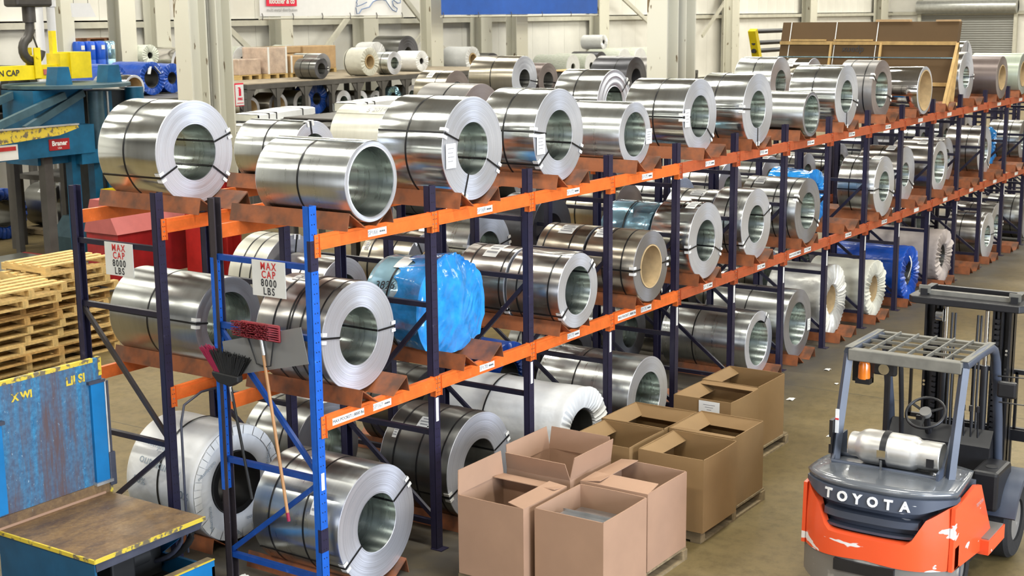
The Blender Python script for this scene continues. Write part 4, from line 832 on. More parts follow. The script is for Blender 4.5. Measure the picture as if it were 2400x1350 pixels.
# ---------------------------------------------------------------- coil upender (blue tilting table), lower left
mat('up_blue_clean', (.008,.17,.42), .38, var=.15, scale=3)
mat('up_blue_dark', (.006,.075,.16), .5, var=.2, scale=3)
mat('yellow_paint', (.66,.50,.05), .5, c2=(.16,.13,.08), thresh=(.53,.60), scale=11); mat('up_grey', (.055,.06,.085), .45, var=.2); mat('grease_black', (.012,.012,.012), .6)
def worn(name, base, base2, rust, scratch, sc, st, lo, hi, fine=28, rough=.45):   # paint worn through to rust in soft patches, fine scratches
    m, t_, b = nodes(name); N = t_.nodes; K = t_.links; b.inputs['Roughness'].default_value = rough
    tc = N.new('ShaderNodeTexCoord')
    def nz(scale, stretch, det=6, ro=.65):
        mp = N.new('ShaderNodeMapping'); mp.inputs['Scale'].default_value = stretch; K.new(tc.outputs['Object'], mp.inputs['Vector'])
        n = N.new('ShaderNodeTexNoise'); n.inputs['Scale'].default_value = scale; n.inputs['Detail'].default_value = det; n.inputs['Roughness'].default_value = ro; K.new(mp.outputs['Vector'], n.inputs['Vector']); return n.outputs['Fac']
    def mixc(f, lo_, hi_, A, B):
        r = N.new('ShaderNodeMapRange'); r.inputs['From Min'].default_value = lo_; r.inputs['From Max'].default_value = hi_; K.new(f, r.inputs['Value'])
        x = N.new('ShaderNodeMix'); x.data_type = 'RGBA'; K.new(r.outputs['Result'], x.inputs['Factor'])
        for k, v in (('A', A), ('B', B)):
            if isinstance(v, tuple): x.inputs[k].default_value = (*v, 1)
            else: K.new(v, x.inputs[k])
        return x.outputs['Result']
    c = mixc(nz(fine, (1,1,1)), .38, .66, base, base2)
    c = mixc(nz(sc, st, 9, .72), lo, hi, c, rust)
    c = mixc(nz(fine*1.6, (1,1,.5), 3), .66, .74, c, scratch)
    K.new(c, b.inputs['Base Color'])
    bp = N.new('ShaderNodeBump'); bp.inputs['Strength'].default_value = .12; bp.inputs['Distance'].default_value = .01; K.new(nz(fine, (1,1,1)), bp.inputs['Height']); K.new(bp.outputs['Normal'], b.inputs['Normal'])
worn('up_blue', (.018,.13,.27), (.05,.26,.46), (.105,.072,.075), (.34,.45,.52), 1.7, (2.6,1,.30), .40, .62)
worn('up_deck', (.19,.115,.052), (.26,.165,.075), (.075,.050,.040), (.22,.24,.20), 2.0, (.9,2.2,1), .42, .66)
t = thing('coil_upender', (-.76, 1.7, 0), 'scuffed blue coil tilting table with yellow edges at the rack end', 'coil upender')
X0, X1, Y0, Y1, Zp = -1.33, -.20, 1.12, 2.30, .60
MB().bx(X0, X1, Y0, Y1, Zp-.03, Zp).build('deck_plate', 'up_deck', t)
MB().bx(X0-.004, X0+.012, Y0, Y1, Zp-.028, Zp+.003).build('edge_stripe', 'yellow_paint', t); MB().bx(X0, X1, Y0-.004, Y0+.010, Zp-.028, Zp+.003).build('edge_stripe', 'yellow_paint', t)
MB().bx(X0+.01, X0+.03, Y0+.02, Y1, .10, Zp-.03).build('side_plate', 'up_blue_dark', t)
MB().prism([(X0+.02, Zp-.03), (X1-.02, Zp-.03), (X1-.06, Zp-.09), (X0+.02, Zp-.10)], 'y', Y0+.01, Y0+.05).build('deck_skirt', 'up_grey', t)
fixn(MB().prism([(Y0+.02, Zp-.03), (Y1, Zp-.03), (Y1, .10), (Y0+.62, .10)], 'x', X1-.05, X1-.03).build('rocker_plate', 'up_blue_clean', t))
pts = [(Y0+.05 + .95*(1-math.cos(a)), Zp-.06 - .45*math.sin(a)) for a in [R_(5+8*k) for k in range(11)]]
MB().tube([(X1-.10, y, z) for y, z in pts], .03, 8).build('hydraulic_hose', 'grease_black', t, smooth=60); MB().tube([(X1-.16, y+.05, z-.02) for y, z in pts], .02, 8).build('hydraulic_hose', 'up_grey', t, smooth=60)
MB().bx(-1.0, -.76, Y0+.22, Y0+.42, .22, .44).build('motor', 'grease_black', t, bevel=.02); MB().cyl((-.76, Y0+.32, .34), (-.58, Y0+.32, .34), .075, 16).build('motor', 'grease_black', t, smooth=40)
MB().bx(X0+.05, X1-.1, Y0+.45, Y1-.05, .06, Zp-.03).build('inner_frame', 'grease_black', t)
MB().bx(X0-.2, X1-.02, Y0-.10, Y0-.07, 0, .26).build('base_skirt', 'up_blue_clean', t); MB().bx(X0-.2, X1-.02, Y0-.104, Y0-.02, .255, .262).build('base_flange', 'pallet_wood', t); MB().bx(X0-.2, X1-.02, Y0-.106, Y0-.094, .256, .266).build('edge_stripe', 'yellow_paint', t)
MB().bx(X1-.05, X1-.02, Y0-.10, Y1, 0, .20).build('base_side', 'up_blue_dark', t); MB().bx(X0-.2, X1-.02, Y0-.1, Y1+.25, 0, .04).build('base_plate', 'grease_black', t)
# upright plate
MB().bx(X0-.25, X1+.0, Y1, Y1+.035, Zp+.0, 1.795).build('upright_plate', 'up_blue', t)
MB().bx(X0-.25, X1-.08, Y1-.002, Y1+.034, 1.765, 1.80).build('edge_stripe', 'yellow_paint', t); MB().bx(X1-.03, X1+.004, Y1-.004, Y1+.04, 1.64, 1.80).build('edge_stripe', 'yellow_paint', t)
MB().bx(X1-.14, X1-.0, Y1-.028, Y1, Zp+.12, 1.60).build('side_channel', 'up_blue_clean', t); MB().bx(X1-.16, X1+.01, Y1-.035, Y1+.02, 1.585, 1.61).build('clamp_plate', 'up_grey', t); MB().bx(X1-.16, X1+.02, Y1-.05, Y1+.02, Zp+.095, Zp+.12).build('clamp_plate', 'alu', t)
MB().bx(X0-.25, X0+.10, Y1-.03, Y1, Zp+.12, 1.48).build('side_channel', 'up_blue_clean', t); MB().bx(X0-.25, X0+.12, Y1-.05, Y1+.02, 1.46, 1.49).build('clamp_plate', 'up_grey', t)
MB().bx(X0-.25, X1, Y1-.014, Y1, Zp, Zp+.10).build('foot_strip', 'up_deck', t); MB().bar((X0-.25, Y1-.016, Zp+.01), (X1-.05, Y1-.016, Zp+.01), .012, .02).build('weld_bead', 'cardboard_warm', t)
for dx, r, m_ in ((.028, .014, 'alu'), (.055, .010, 'up_grey')): MB().cyl((X1+dx, Y1-.0, Zp+.15), (X1+dx, Y1-.0, 1.58), r, 10).build('piston_rod', m_, t, smooth=40)
MB().bx(X1+.005, X1+.075, Y1-.03, Y1+.03, Zp+.05, Zp+.35).build('cylinder_body', 'up_grey', t, bevel=.01); MB().bx(X1-.0, X1+.03, Y1-.02, Y1+.02, Zp-.02, Zp+.07).build('edge_stripe', 'yellow_paint', t)
for s_, x, z, sz in (('X WI', -1.00, 1.64, .085), ('LII SI', -.47, 1.655, .10)): text('lettering', s_, sz, (x, Y1-.003, z), (1,0,0), (0,0,1), 'yellow_paint', t, bold=.004)
# ---------------------------------------------------------------- signs, brooms and sheet hung on the near frames
mat('sign_white', (.70,.70,.66), .55, var=.04); mat('bristle_black', (.012,.012,.012), .6); mat('bristle_red', (.19,.008,.014), .55, var=.3, scale=30); mat('wood_handle', (.46,.24,.10), .45, var=.1); mat('bristle_wine', (.28,.01,.05), .55); mat('sheet_grey', (.26,.26,.255), .45, .3, c2=(.15,.15,.15), thresh=(.66,.80), scale=4)
for y, lab in ((.445, 'white MAX CAP 8000 LBS sign hung on the front rack'), (2.17, 'white MAX CAP 8000 LBS sign hung on the rear rack')):
    s = thing('capacity_sign', (-.036, y, 2.48), lab, 'sign', 'load signs on the rack ends')
    MB().bx(-.038, -.032, y-.175, y+.175, 2.483, 2.765).build('board', 'sign_white', s)
    for k, (tx, m_) in enumerate((('MAX', 'ink_red'), ('CAP', 'ink_red'), ('8000', 'ink'), ('LBS', 'ink'))): text('lettering', tx, .082, (-.0395, y, 2.72-.066*k), (0,-1,0), (0,0,1), m_, s, bold=.0015, space=1.3, sx=.82)
tag(fixn(MB().add([(-.065,.96,2.07),(-.058,.11,2.285),(-.05,.05,2.0),(-.058,.93,1.785),(-.061,.96,2.07),(-.054,.11,2.285),(-.046,.05,2.0),(-.054,.93,1.785)], [(0,1,2,3),(7,6,5,4),(0,4,5,1),(1,5,6,2),(2,6,7,3),(3,7,4,0)]).build('sheet_metal_panel', 'sheet_grey')), 'grey sheet metal panel hung aslant behind the brooms', 'metal sheet')
b = thing('broom', (-.1, .9, .75), 'black angle broom with wine-red edge hanging head up', 'broom')
def fan(u0, u1, name, mt, n):
    g = MB()
    for k in range(n):
        for j in range(3):
            u = u0+(u1-u0)*(k+rnd.random()*.5)/n; base = Vector((-.115+.02*j, .985-.22*u, 1.80)); tipz = 2.02-.05*u+rnd.uniform(-.02, .01); tip = Vector((-.13+.035*j, 1.15-.50*u+rnd.uniform(-.015,.015), tipz)); g.bar(base, tip, .006, .004)
    o = g.build(name, mt, b); o['kind'] = 'stuff'; return o
fan(0, .22, 'wine_bristles', 'bristle_wine', 22); fan(.22, 1, 'bristles', 'bristle_black', 70)
MB().prism([(1.03,1.80),(.97,1.745),(.83,1.725),(.74,1.775),(.74,1.82),(1.03,1.83)], 'x', -.135, -.07).build('broom_head', 'bristle_black', b, bevel=.01)
MB().cyl((-.10, .86, 1.75), (-.085, .69, .80), .012, 10).build('handle', 'grease_black', b, smooth=40); MB().cyl((-.10, .86, 1.745), (-.098, .84, 1.60), .014, 10).build('socket', 'alu', b, smooth=40)
b = thing('push_broom', (-.1, .5, .70), 'red push broom with long wooden handle hanging head up', 'broom')
g = MB()
for i in range(34):
    for j in range(7): y = .715-.395*i/33; z = 2.15+.018*j; g.bar((-.085, y, z), (-.175+rnd.uniform(-.008,.008), y+.02, z+.03+rnd.uniform(-.006,.006)), .007, .007)
g.build('bristles', 'bristle_red', b)['kind'] = 'stuff'
MB().bx(-.085, -.06, .315, .735, 2.135, 2.275).build('broom_block', 'bristle_red', b, bevel=.012)
MB().cyl((-.075, .52, 2.15), (-.080, .305, .72), .0135, 12).build('handle', 'wood_handle', b, smooth=40); MB().cyl((-.075, .52, 2.15), (-.0755, .495, 2.02), .016, 10).build('socket', 'alu', b, smooth=40); MB().cyl((-.080, .311, .76), (-.080, .300, .69), .0145, 12).build('grip', 'bristle_wine', b, smooth=40)
for s in (-1, 1): MB().tube([(-.075, .525+s*.14, 2.15), (-.078, .50+s*.075, 1.94), (-.078, .49, 1.925)], .006, 6).build('brace_wire', 'grease_black', b, smooth=60)
# ---------------------------------------------------------------- background
mat('store_grey', (.085,.08,.075), .5, var=.2, scale=3); mat('deck_wood', (.30,.25,.18), .8, var=.3, scale=3); mat('carton', (.50,.33,.17), .75, var=.1); mat('shrink', (.55,.42,.33), .18, var=.2, scale=5, bump=.3, bscale=14, coat=.6)
mat('mach_blue', (.005,.105,.215), .42, var=.25, scale=3); mat('mach_slate', (.06,.12,.15), .45, .3, var=.2, scale=4); mat('mach_dark', (.02,.03,.04), .5, var=.3); mat('crane_yellow', (.80,.62,.01), .42, var=.12, scale=4); mat('hook_dark', (.06,.055,.05), .5, .4, var=.2); mat('banner_white', (.82,.82,.82), .7, var=.02); mat('banner_blue', (.012,.10,.48), .6, var=.08, scale=2); mat('logo_red', (.75,.01,.05), .6); mat('red_paint', (.33,.012,.015), .45, var=.25, scale=3); mat('red_faded', (.50,.13,.12), .6, var=.06); mat('ext_red', (.6,.01,.015), .25, coat=.5); mat('drum_blue', (.01,.10,.60), .35); mat('sheet_shine', (.40,.42,.38), .2, .8, var=.1, scale=3); mat('plain_wood', (.52,.34,.13), .7, var=.2, scale=6)
def storage(x0, x1, y0, y1, z, nx, label, low=None, wood=False):
    t = thing('storage_rack', ((x0+x1)/2, (y0+y1)/2, 0), label, 'storage rack')
    for k in range(nx+1):
        x = x0 + (x1-x0)*k/nx
        for y in (y0+.06, y1-.06): MB().bx(x-.06, x+.06, y-.06, y+.06, 0, z-.12).build('post', 'store_grey', t)
        if k < nx:
            dx = (x1-x0)/nx
            for s, xx in ((1, x+.06), (-1, x+dx-.06)): MB().prism([(xx, z-.12), (xx+s*.22, z-.12), (xx, z-.40)], 'y', y0+.02, y0+.05).build('gusset', 'store_grey', t)
    for y in (y0+.06, y1-.06): MB().bx(x0-.06, x1+.06, y-.07, y+.07, z-.14, z-.02).build('beam', 'store_grey', t)
    MB().bx(x0-.06, x1+.06, y0, y1, z-.02, z).build('deck', 'deck_wood' if wood else 'store_grey', t)
    if low: MB().bx(x0-.06, x1+.06, y0, y1, low-.10, low).build('lower_deck', 'store_grey', t)
    return t
GB = 'coils in the background'
def bc(x, z, R, y0, w, ratio, style, label, **k):
    k.setdefault('n', 48); return coil(x, z, R, y0, y0+w, ratio, style, label, group=GB, **k)
def bw(x, z, R, y0, w, ratio, m_, label, seed=1, **k):
    k.setdefault('pleats', 24); k.setdefault('amp', .03); return wrapped(x, z, R, y0, y0+w, ratio, m_, label, seed=seed, n=96, group=GB, **k)
# grey store with two decks behind the white column
storage(16.9, 28.2, 17.35, 21.4, 3.05, 11, 'long dark grey steel storage rack before the back wall', low=2.12, wood=True)
bc(19.66, 3.05, .262, 17.45, .72, .55, 'dark', 'small dark coil with three bands on the grey storage rack', straps=(.3,.7), eyes=(0,))
bc(20.9, 3.05, .31, 18.5, .95, .55, 'dull', 'dull silver coil behind the small dark coil', straps=(.5,))
bw(21.56, 3.05, .385, 17.42, .62, .5, 'wrap_cream', 'cream-wrapped coil with golden eye and puckered end', 81, core='kraft_core', bands=((.9,'strap_black'),))
bc(22.62, 3.05, .315, 17.42, .5, .5, 'soft', 'silver coil with red-marked tag right of the cream-wrapped coil', eyes=(0,), tags=((0, None, .12, .10),))
bw(24.6, 3.05, .30, 18.0, .8, .3, 'wrap_white', 'white-wrapped coil with star-folded end on the grey rack', 82)
bc(26.0, 3.05, .50, 19.6, 1.1, .32, 'dark', 'large charcoal coil high on the grey storage rack', straps=())
bw(25.0, 3.05, .42, 20.0, .6, .1, 'wrap_white', 'white-wrapped coil left of the large charcoal coil', 83)
bc(18.06, 2.12, .33, 17.5, .6, .72, 'bronze', 'bronze ring coil on the lower deck, behind the fire sign', straps=())
bc(17.2, 2.12, .30, 17.6, .6, .72, 'bronze', 'bronze ring coil on the lower deck, at its left end', straps=())
bc(19.15, 2.12, .33, 17.7, .6, .6, 'dull', 'dull coil on the lower deck, third from left', straps=())
bw(19.95, 2.12, .40, 17.9, .5, .4, 'wrap_blue', 'blue-wrapped coil on the lower deck of the grey rack', 84)
bc(20.55, 2.12, .30, 17.5, .45, .5, 'warm', 'narrow banded steel coil on the lower deck beside the blue one', straps=(.2,.5,.8))
bc(21.25, 2.12, .28, 17.5, .45, .5, 'warm', 'steel coil with lavender end on the lower deck', straps=(.5,))
bc(22.0, 2.12, .26, 17.6, .5, .5, 'soft', 'small silver coil on the lower deck near its middle', straps=())
bw(22.9, 2.12, .30, 17.7, .5, .4, 'film_light', 'pale blue film-wrapped coil on the lower deck', 85)
bc(23.6, 2.12, .30, 17.6, .55, .5, 'soft', 'silver coil on the lower deck at its right end', straps=(.5,))
def goods(x0, x1, y0, y1, z0, z1, m_, label, pal=True, bands=True):
    t = thing('carton_load', ((x0+x1)/2, (y0+y1)/2, z0), label, 'pallet load', 'pallet loads by the back wall')
    MB().bx(x0, x1, y0, y1, z0+(.12 if pal else 0), z1).build('cartons', m_, t, bevel=.02)
    if pal:
        for k in range(3): a = x0+(x1-x0-.1)*k/2; MB().bx(a, a+.1, y0, y1, z0, z0+.10).build('runner', 'pallet_pale', t)
        MB().bx(x0, x1, y0-.01, y1, z0+.10, z0+.12).build('deck_board', 'pallet_pale', t)
    if bands:
        for xx in (x0+.02, x1-.08): MB().bx(xx, xx+.06, y0-.012, y0-.002, z0+.12, z1+.01).build('corner_post', 'paper_white', t)
    return t
goods(18.35, 19.15, 19.1, 20.0, 3.05, 3.58, 'shrink', 'low brown carton load in shrink film, leftmost on the grey rack', bands=False)
goods(19.28, 20.05, 19.0, 19.9, 3.05, 3.86, 'shrink', 'tall shrink-wrapped carton load with white corner posts')
goods(20.15, 20.75, 19.0, 19.9, 3.05, 3.62, 'carton', 'brown carton load right of the tall shrink-wrapped load')
for k in range(4): goods(20.6, 22.0, 20.3, 21.2, 3.05+.20*k, 3.05+.20*k+.18, 'carton', '%s flat brown carton layer in the stack behind the loads' % ('lowest', 'second lowest', 'second highest', 'highest')[k], pal=False, bands=False)
goods(22.2, 23.6, 20.4, 21.2, 3.05, 3.82, 'carton', 'wide brown carton load partly under crumpled film', bands=False)
# long paper covered rolls along the wall
for k in range(3): bw(18.9+1.9*k, 3.05, .40, 21.42, .55, .3, 'wrap_green_text', '%s pale green-printed coil against the back wall' % ('leftmost', 'middle', 'rightmost')[k], 90+k, cap='wrap_white')
storage(17.6, 24.6, 21.42, 22.1, 3.05, 4, 'shallow dark rack tight against the back wall')
# flat white bundles on a stand
st = thing('sheet_stand', (13.6, 12.3, 0), 'dark steel stand carrying the flat white bundles', 'stand')
for x in (11.5, 13.3, 15.0, 16.3):
    for y in (11.9, 12.9): MB().bx(x-.05, x+.05, y-.05, y+.05, 0, 2.40).build('post', 'store_grey', st)
MB().bx(11.3, 16.5, 11.8, 13.0, 2.40, 2.46).build('top_plate', 'store_grey', st)
def bundle(x0, x1, y, z, h, tilt, label):
    t = thing('wrapped_bundle', ((x0+x1)/2, y, z), label, 'wrapped bundle', 'flat white bundles')
    def f(u, v):
        a = v*2*math.pi; x = x0+(x1-x0)*u; k = .92 if u in (0, 1) else 1
        yy = .38*max(-1, min(1, 1.35*math.cos(a)))*k; zz = h/2*max(-1, min(1, 1.35*math.sin(a)))*k
        return (x, y+yy, z+h/2+zz+tilt*u + .01*noise.noise((x*4, yy*5, zz*9+z)))
    m = MB().grid(f, 16, 20); n0 = len(m.v); m.build('paper_cover', 'wrap_white', t, smooth=50)
    MB().bx(x0+.005, x0+.01, y-.3, y+.3, z+.02, z+h-.02).build('bundle_end', 'wrap_cream', t)
    for u in (.15, .28, .75): xx = x0+(x1-x0)*u; MB().bx(xx-.012, xx+.012, y-.386, y+.386, z+tilt*u-.0, z+h+tilt*u+.004).build('strap', 'strap_black', t)
bundle(11.35, 12.7, 12.2, 2.46, .16, .0, 'flat white paper bundle, lower left of the four on the stand'); bundle(11.9, 13.5, 12.5, 2.63, .16, .06, 'flat white paper bundle lying askew on the upper left')
bundle(14.4, 16.3, 12.3, 2.46, .18, .0, 'flat white paper bundle, lower right of the four on the stand'); bundle(14.6, 16.4, 12.3, 2.66, .20, .05, 'flat white paper bundle, upper right of the four on the stand')
# rack of coils behind the rear pallet rack
storage(9.2, 18.6, 5.9, 8.9, 3.02, 6, 'dark storage rack right behind the rear pallet rack', low=1.45)
bc(10.62, 3.02, .365, 6.45, .62, .5, 'tan', 'grey-green coil with white label behind the big bright coil', straps=(.35,), tags=((120,.6,.12,.2),))
bc(14.25, 3.02, .425, 7.55, 1.0, .42, 'bronze_dark', 'bronze coil with pale end and black eye behind the front rows', straps=(.5,), eyes=(-10,), n=64)
bc(15.15, 3.02, .345, 7.6, .5, .5, 'brown_dark', 'dark brown coil right of the bronze coil', straps=(), eyes=(-10,), n=64)
bc(15.75, 3.02, .40, 6.0, .8, .45, 'black', 'dark violet-grey coil half hidden by the white column', straps=(.35,))
bc(16.9, 3.02, .39, 6.05, 1.4, .45, 'greybrown', 'tan-grey coil to the right of the white column', straps=(.7,))
for k, (x, y, R, s) in enumerate(((10.0,6.3,.4,'dull'),(11.2,6.4,.42,'dark'),(12.4,6.3,.4,'warm'),(13.6,6.4,.42,'dull'),(14.8,6.3,.4,'dark'),(16.0,6.4,.42,'dull'),(17.2,6.3,.4,'warm'))): bc(x, 1.45, R, y, .8, .5, s, '%s of seven coils on the shadowed lower deck behind the racks' % ORD[k])
for k, (x, y, R, s) in enumerate(((10.0,6.3,.4,'dark'),(11.3,6.4,.42,'dull'),(12.6,6.3,.45,'dark'),(13.9,6.4,.42,'dark'),(15.2,6.3,.4,'dull'),(16.5,6.4,.42,'dark'))): bc(x, 0, R, y, .8, .5, s, '%s of six coils on the floor under the shadowed rack' % ORD[k])
cr = thing('slatted_crate', (17.1, 8.2, 3.02), 'wooden slatted crate behind the dark brown coil', 'crate')
for k in range(6): MB().bx(16.65, 17.55, 7.78, 7.80, 3.04+.075*k, 3.04+.075*k+.035).build('slat', 'plain_wood', cr)
for k in range(7): MB().bx(16.65+.14*k, 16.69+.14*k, 7.80, 7.83, 3.02, 3.48).build('upright', 'plain_wood', cr)
MB().bx(16.6, 17.6, 7.76, 8.6, 3.48, 3.50).build('lid', 'plain_wood', cr); MB().bx(16.66, 17.54, 7.85, 8.55, 3.02, 3.46).build('contents', 'store_grey', cr)
# white and green-printed coils along the far back wall
storage(28.3, 46.0, 19.9, 22.0, 2.28, 8, 'long low dark rack at the far back wall')
bw(29.9, 2.80, .42, 20.0, 1.0, .5, 'wrap_white', 'white paper coil with dotted rim around its brown eye', 101, core='kraft_core'); goods(29.4, 30.4, 20.0, 21.0, 2.28, 2.80, 'store_grey', 'dark block under the white coil with dotted rim', bands=False)
bc(31.6, 2.28, .55, 20.4, 1.2, .5, 'dark', 'dark coil lying behind the white coil at the wall', straps=())
for k, (x, R, z) in enumerate(((36.3,.46,2.28),(37.6,.46,2.28),(40.1,.52,2.28),(41.35,.52,2.28),(42.6,.52,2.28))): bw(x, z, R, 20.1, 1.5, .30, 'wrap_green_text', '%s of the five green-printed coils with white ends at the wall' % ORD[k], 110+k, cap='wrap_white', pleats=36, amp=.015)
bc(38.7, 2.28, .48, 20.3, 1.2, .45, 'black', 'black coil among the green-printed coils at the wall', straps=())
bw(39.4, 3.30, .28, 20.6, .9, .3, 'wrap_white', 'small white film roll lying on top of the printed coils', 120)
# blue-wrapped coils and shiny ring, left
storage(10.4, 14.6, 15.2, 17.7, 3.0, 3, 'dark rack under the blue-wrapped coils at left', low=1.5)
bw(12.1, 3.0, .35, 16.5, 1.1, .55, 'wrap_blue', 'blue-wrapped coil with torn open end, left of the pair', 131, amp=.06); bw(13.05, 3.0, .36, 16.4, 1.1, .58, 'wrap_blue', 'blue-wrapped coil with white tapes, right of the pair', 132, amp=.04); bw(13.9, 3.0, .33, 16.7, .9, .4, 'wrap_blue', 'blue-wrapped coil partly hidden by the white column', 133)
for k in range(2): MB().bar((12.97+.12*k, 16.36, 3.62), (12.90+.32*k, 16.33, 3.46), .07, .01).build('tape', 'paper_white', [o for o in bpy.data.objects if o.get('label', '').startswith('blue-wrapped coil with white tapes')][0])
# ---- blue coil turnstile machine
t = thing('turnstile_machine', (9.0, 14.3, 0), 'large blue steel coil handling machine with braced arm', 'machine')
MB().bx(8.15, 9.25, 14.0, 14.9, 2.05, 3.38).build('arm_box', 'mach_blue', t); MB().bx(6.6, 9.2, 13.7, 13.98, 2.22, 2.74).build('arm_beam', 'mach_blue', t); MB().bx(8.9, 9.5, 13.72, 14.4, 2.02, 2.26).build('arm_foot', 'mach_blue', t)
for (x0, z0, x1, z1, y) in ((6.6,2.60,8.75,3.28,13.9),(7.9,2.72,9.2,3.30,13.95),(6.7,2.85,8.3,3.34,14.6)): MB().bar((x0,y,z0), (x1,y,z1), .10, .13).build('brace', 'mach_slate', t)
MB().cyl((9.52, 14.0, 2.2), (9.52, 14.0, 3.32), .15, 20).build('cylinder', 'mach_slate', t, smooth=40); MB().cyl((9.76, 13.95, 2.35), (9.76, 13.95, 3.3), .022, 8).build('rod', 'alu', t)
MB().bx(9.7, 10.55, 14.1, 15.0, .0, 3.3).build('tower', 'mach_dark', t); MB().bx(9.75, 9.95, 14.05, 14.1, .0, 3.3).build('tower_face', 'mach_blue', t)
MB().cyl((9.3, 14.5, 3.40), (9.3, 14.5, 3.46), 1.15, 40).build('turntable', 'mach_slate', t, smooth=40)
for x in (8.85, 10.0): MB().prism([(x-.18,3.46),(x+.18,3.46),(x+.12,3.78),(x-.12,3.78)], 'y', 14.0, 14.3).build('bracket', 'mach_blue', t)
MB().cyl((10.45, 14.0, 2.9), (10.45, 14.0, 3.35), .18, 18).build('motor', 'mach_blue', t, smooth=40)
MB().prism([(9.0,0),(10.5,0),(10.5,.55),(10.2,.95),(9.3,.95),(9.0,.6)], 'y', 13.8, 14.9).build('base', 'mach_slate', t)
for x in (8.3, 8.9, 9.4): MB().bx(x-.09, x+.09, 13.9, 14.08, 0, 2.2).build('leg', 'mach_blue' if x > 8.6 else 'store_grey', t)
MB().bx(9.32, 9.58, 13.66, 13.78, 1.22, 1.52).build('control_box', 'crane_yellow', t); MB().bx(9.74, 9.84, 13.72, 13.8, .95, 1.05).build('control_box', 'crane_yellow', t)
pl = MB().bx(8.18, 8.62, 13.685, 13.70, 2.33, 2.53).build('name_plate', 'red_paint', t); text('lettering', 'Braner', .12, (8.40, 13.68, 2.45), (1,0,0), (0,0,1), 'paper_white', pl, bold=.004); text('lettering', 'USA', .05, (8.40, 13.68, 2.365), (1,0,0), (0,0,1), 'paper_white', pl)
wl = MB().bx(7.0, 7.52, 13.685, 13.70, 2.24, 2.50).build('warning_plate', 'paper_white', t); MB().bx(7.1, 7.48, 13.68, 13.686, 2.40, 2.47).build('print', 'ink_red', wl)
bl = fixn(MB().prism([(6.6,2.77),(8.6,2.78),(8.62,2.72),(8.2,2.62),(6.6,2.52)], 'y', 13.4, 13.44).build('guard_plate', 'yellow_paint', t)); MB().bx(6.6, 8.62, 13.38, 13.46, 2.775, 2.80).build('guard_edge', 'alu', t)
bc(11.6, 3.0, .255, 15.3, 1.0, .80, 'mirror', 'mirror-bright thin ring coil behind the blue machine', straps=())
storage(6.6, 10.0, 15.6, 17.4, 2.9, 3, 'dark rack behind the crane hook at the left edge')
bc(9.15, 2.9, .44, 15.7, .9, .62, 'dark', 'big dark coil behind the yellow lifting beam', straps=())
bw(7.9, 2.9, .46, 15.7, .9, .3, 'wrap_cream', 'pale wrapped coil behind the lifting beam at the left edge', 141)
# ---- crane hook and yellow lifting beam
hk = thing('crane_hook', (8.95, 15.0, 3.9), 'dark steel crane hook hanging from its block', 'crane hook')
MB().bx(8.55, 9.35, 14.8, 15.2, 4.86, 5.6).build('hook_block', 'hook_dark', hk, bevel=.05); MB().cyl((8.95,15,4.58), (8.95,15,4.9), .12, 16).build('swivel', 'hook_dark', hk, smooth=40); MB().cyl((8.95,15,4.44), (8.95,15,4.6), .08, 14).build('shank', 'hook_dark', hk, smooth=40)
hp_ = [(8.95, 4.52), (8.94, 4.42)] + [(8.96+.20*math.cos(R_(a)), 4.09+.215*math.sin(R_(a))) for a in range(112, 372, 20)]
m = MB().tube([(x, 15, z) for x, z in hp_], .085, 12)
m.build('hook', 'hook_dark', hk, smooth=60); MB().bar((8.98,15,4.40), (9.10,15,4.06), .03, .02).build('safety_latch', 'hook_dark', hk)
for x in (8.75, 9.15): MB().cyl((x,15,5.55), (x,15,9.6), .012, 6).build('wire_rope', 'hook_dark', hk)
lb = thing('lifting_beam', (8.6, 15.0, 3.5), 'bright yellow lifting beam hanging from the crane hook', 'lifting beam')
MB().bx(6.4, 9.75, 14.9, 15.1, 3.54, 3.80).build('beam', 'crane_yellow', lb); MB().bx(9.62, 10.1, 14.75, 15.25, 3.53, 4.02).build('end_block', 'crane_yellow', lb); MB().bx(9.42, 9.62, 14.8, 15.2, 3.53, 4.0).build('end_block', 'crane_yellow', lb)
MB().bx(8.90, 9.04, 14.86, 14.89, 3.56, 4.12).build('lug', 'crane_yellow', lb); MB().bx(8.90, 9.04, 15.11, 15.14, 3.56, 4.12).build('lug', 'crane_yellow', lb); MB().cyl((8.96,14.84,3.955), (8.96,15.16,3.955), .03, 12).build('pin', 'crane_yellow', lb)
text('lettering', 'TON CAP', .15, (8.24, 14.893, 3.67), (1,0,0), (0,0,1), 'ink', lb, bold=.003); MB().bx(9.10, 9.24, 14.885, 14.9, 3.62, 3.72).build('plate', 'red_faded', lb); MB().bx(9.30, 9.46, 14.885, 14.9, 3.60, 3.72).build('plate', 'paper_white', lb)
MB().bx(9.44, 9.54, 15.02, 15.12, 3.98, 4.42).build('mast_post', 'crane_yellow', lb)
for x, lab in ((11.62, 'left'), (11.93, 'right')): tag(MB().cyl((x, 18.2, 0), (x-.0, 18.2, 5.6), .09, 12).cyl((x, 18.2, 0), (x, 18.2, .03), .16, 12).cyl((x, 18.2, 4.9), (x, 18.2, 5.1), .12, 12).build('white_pipe', 'banner_white', smooth=40), '%s one of two white vertical pipes behind the crane hook' % lab, 'pipe')
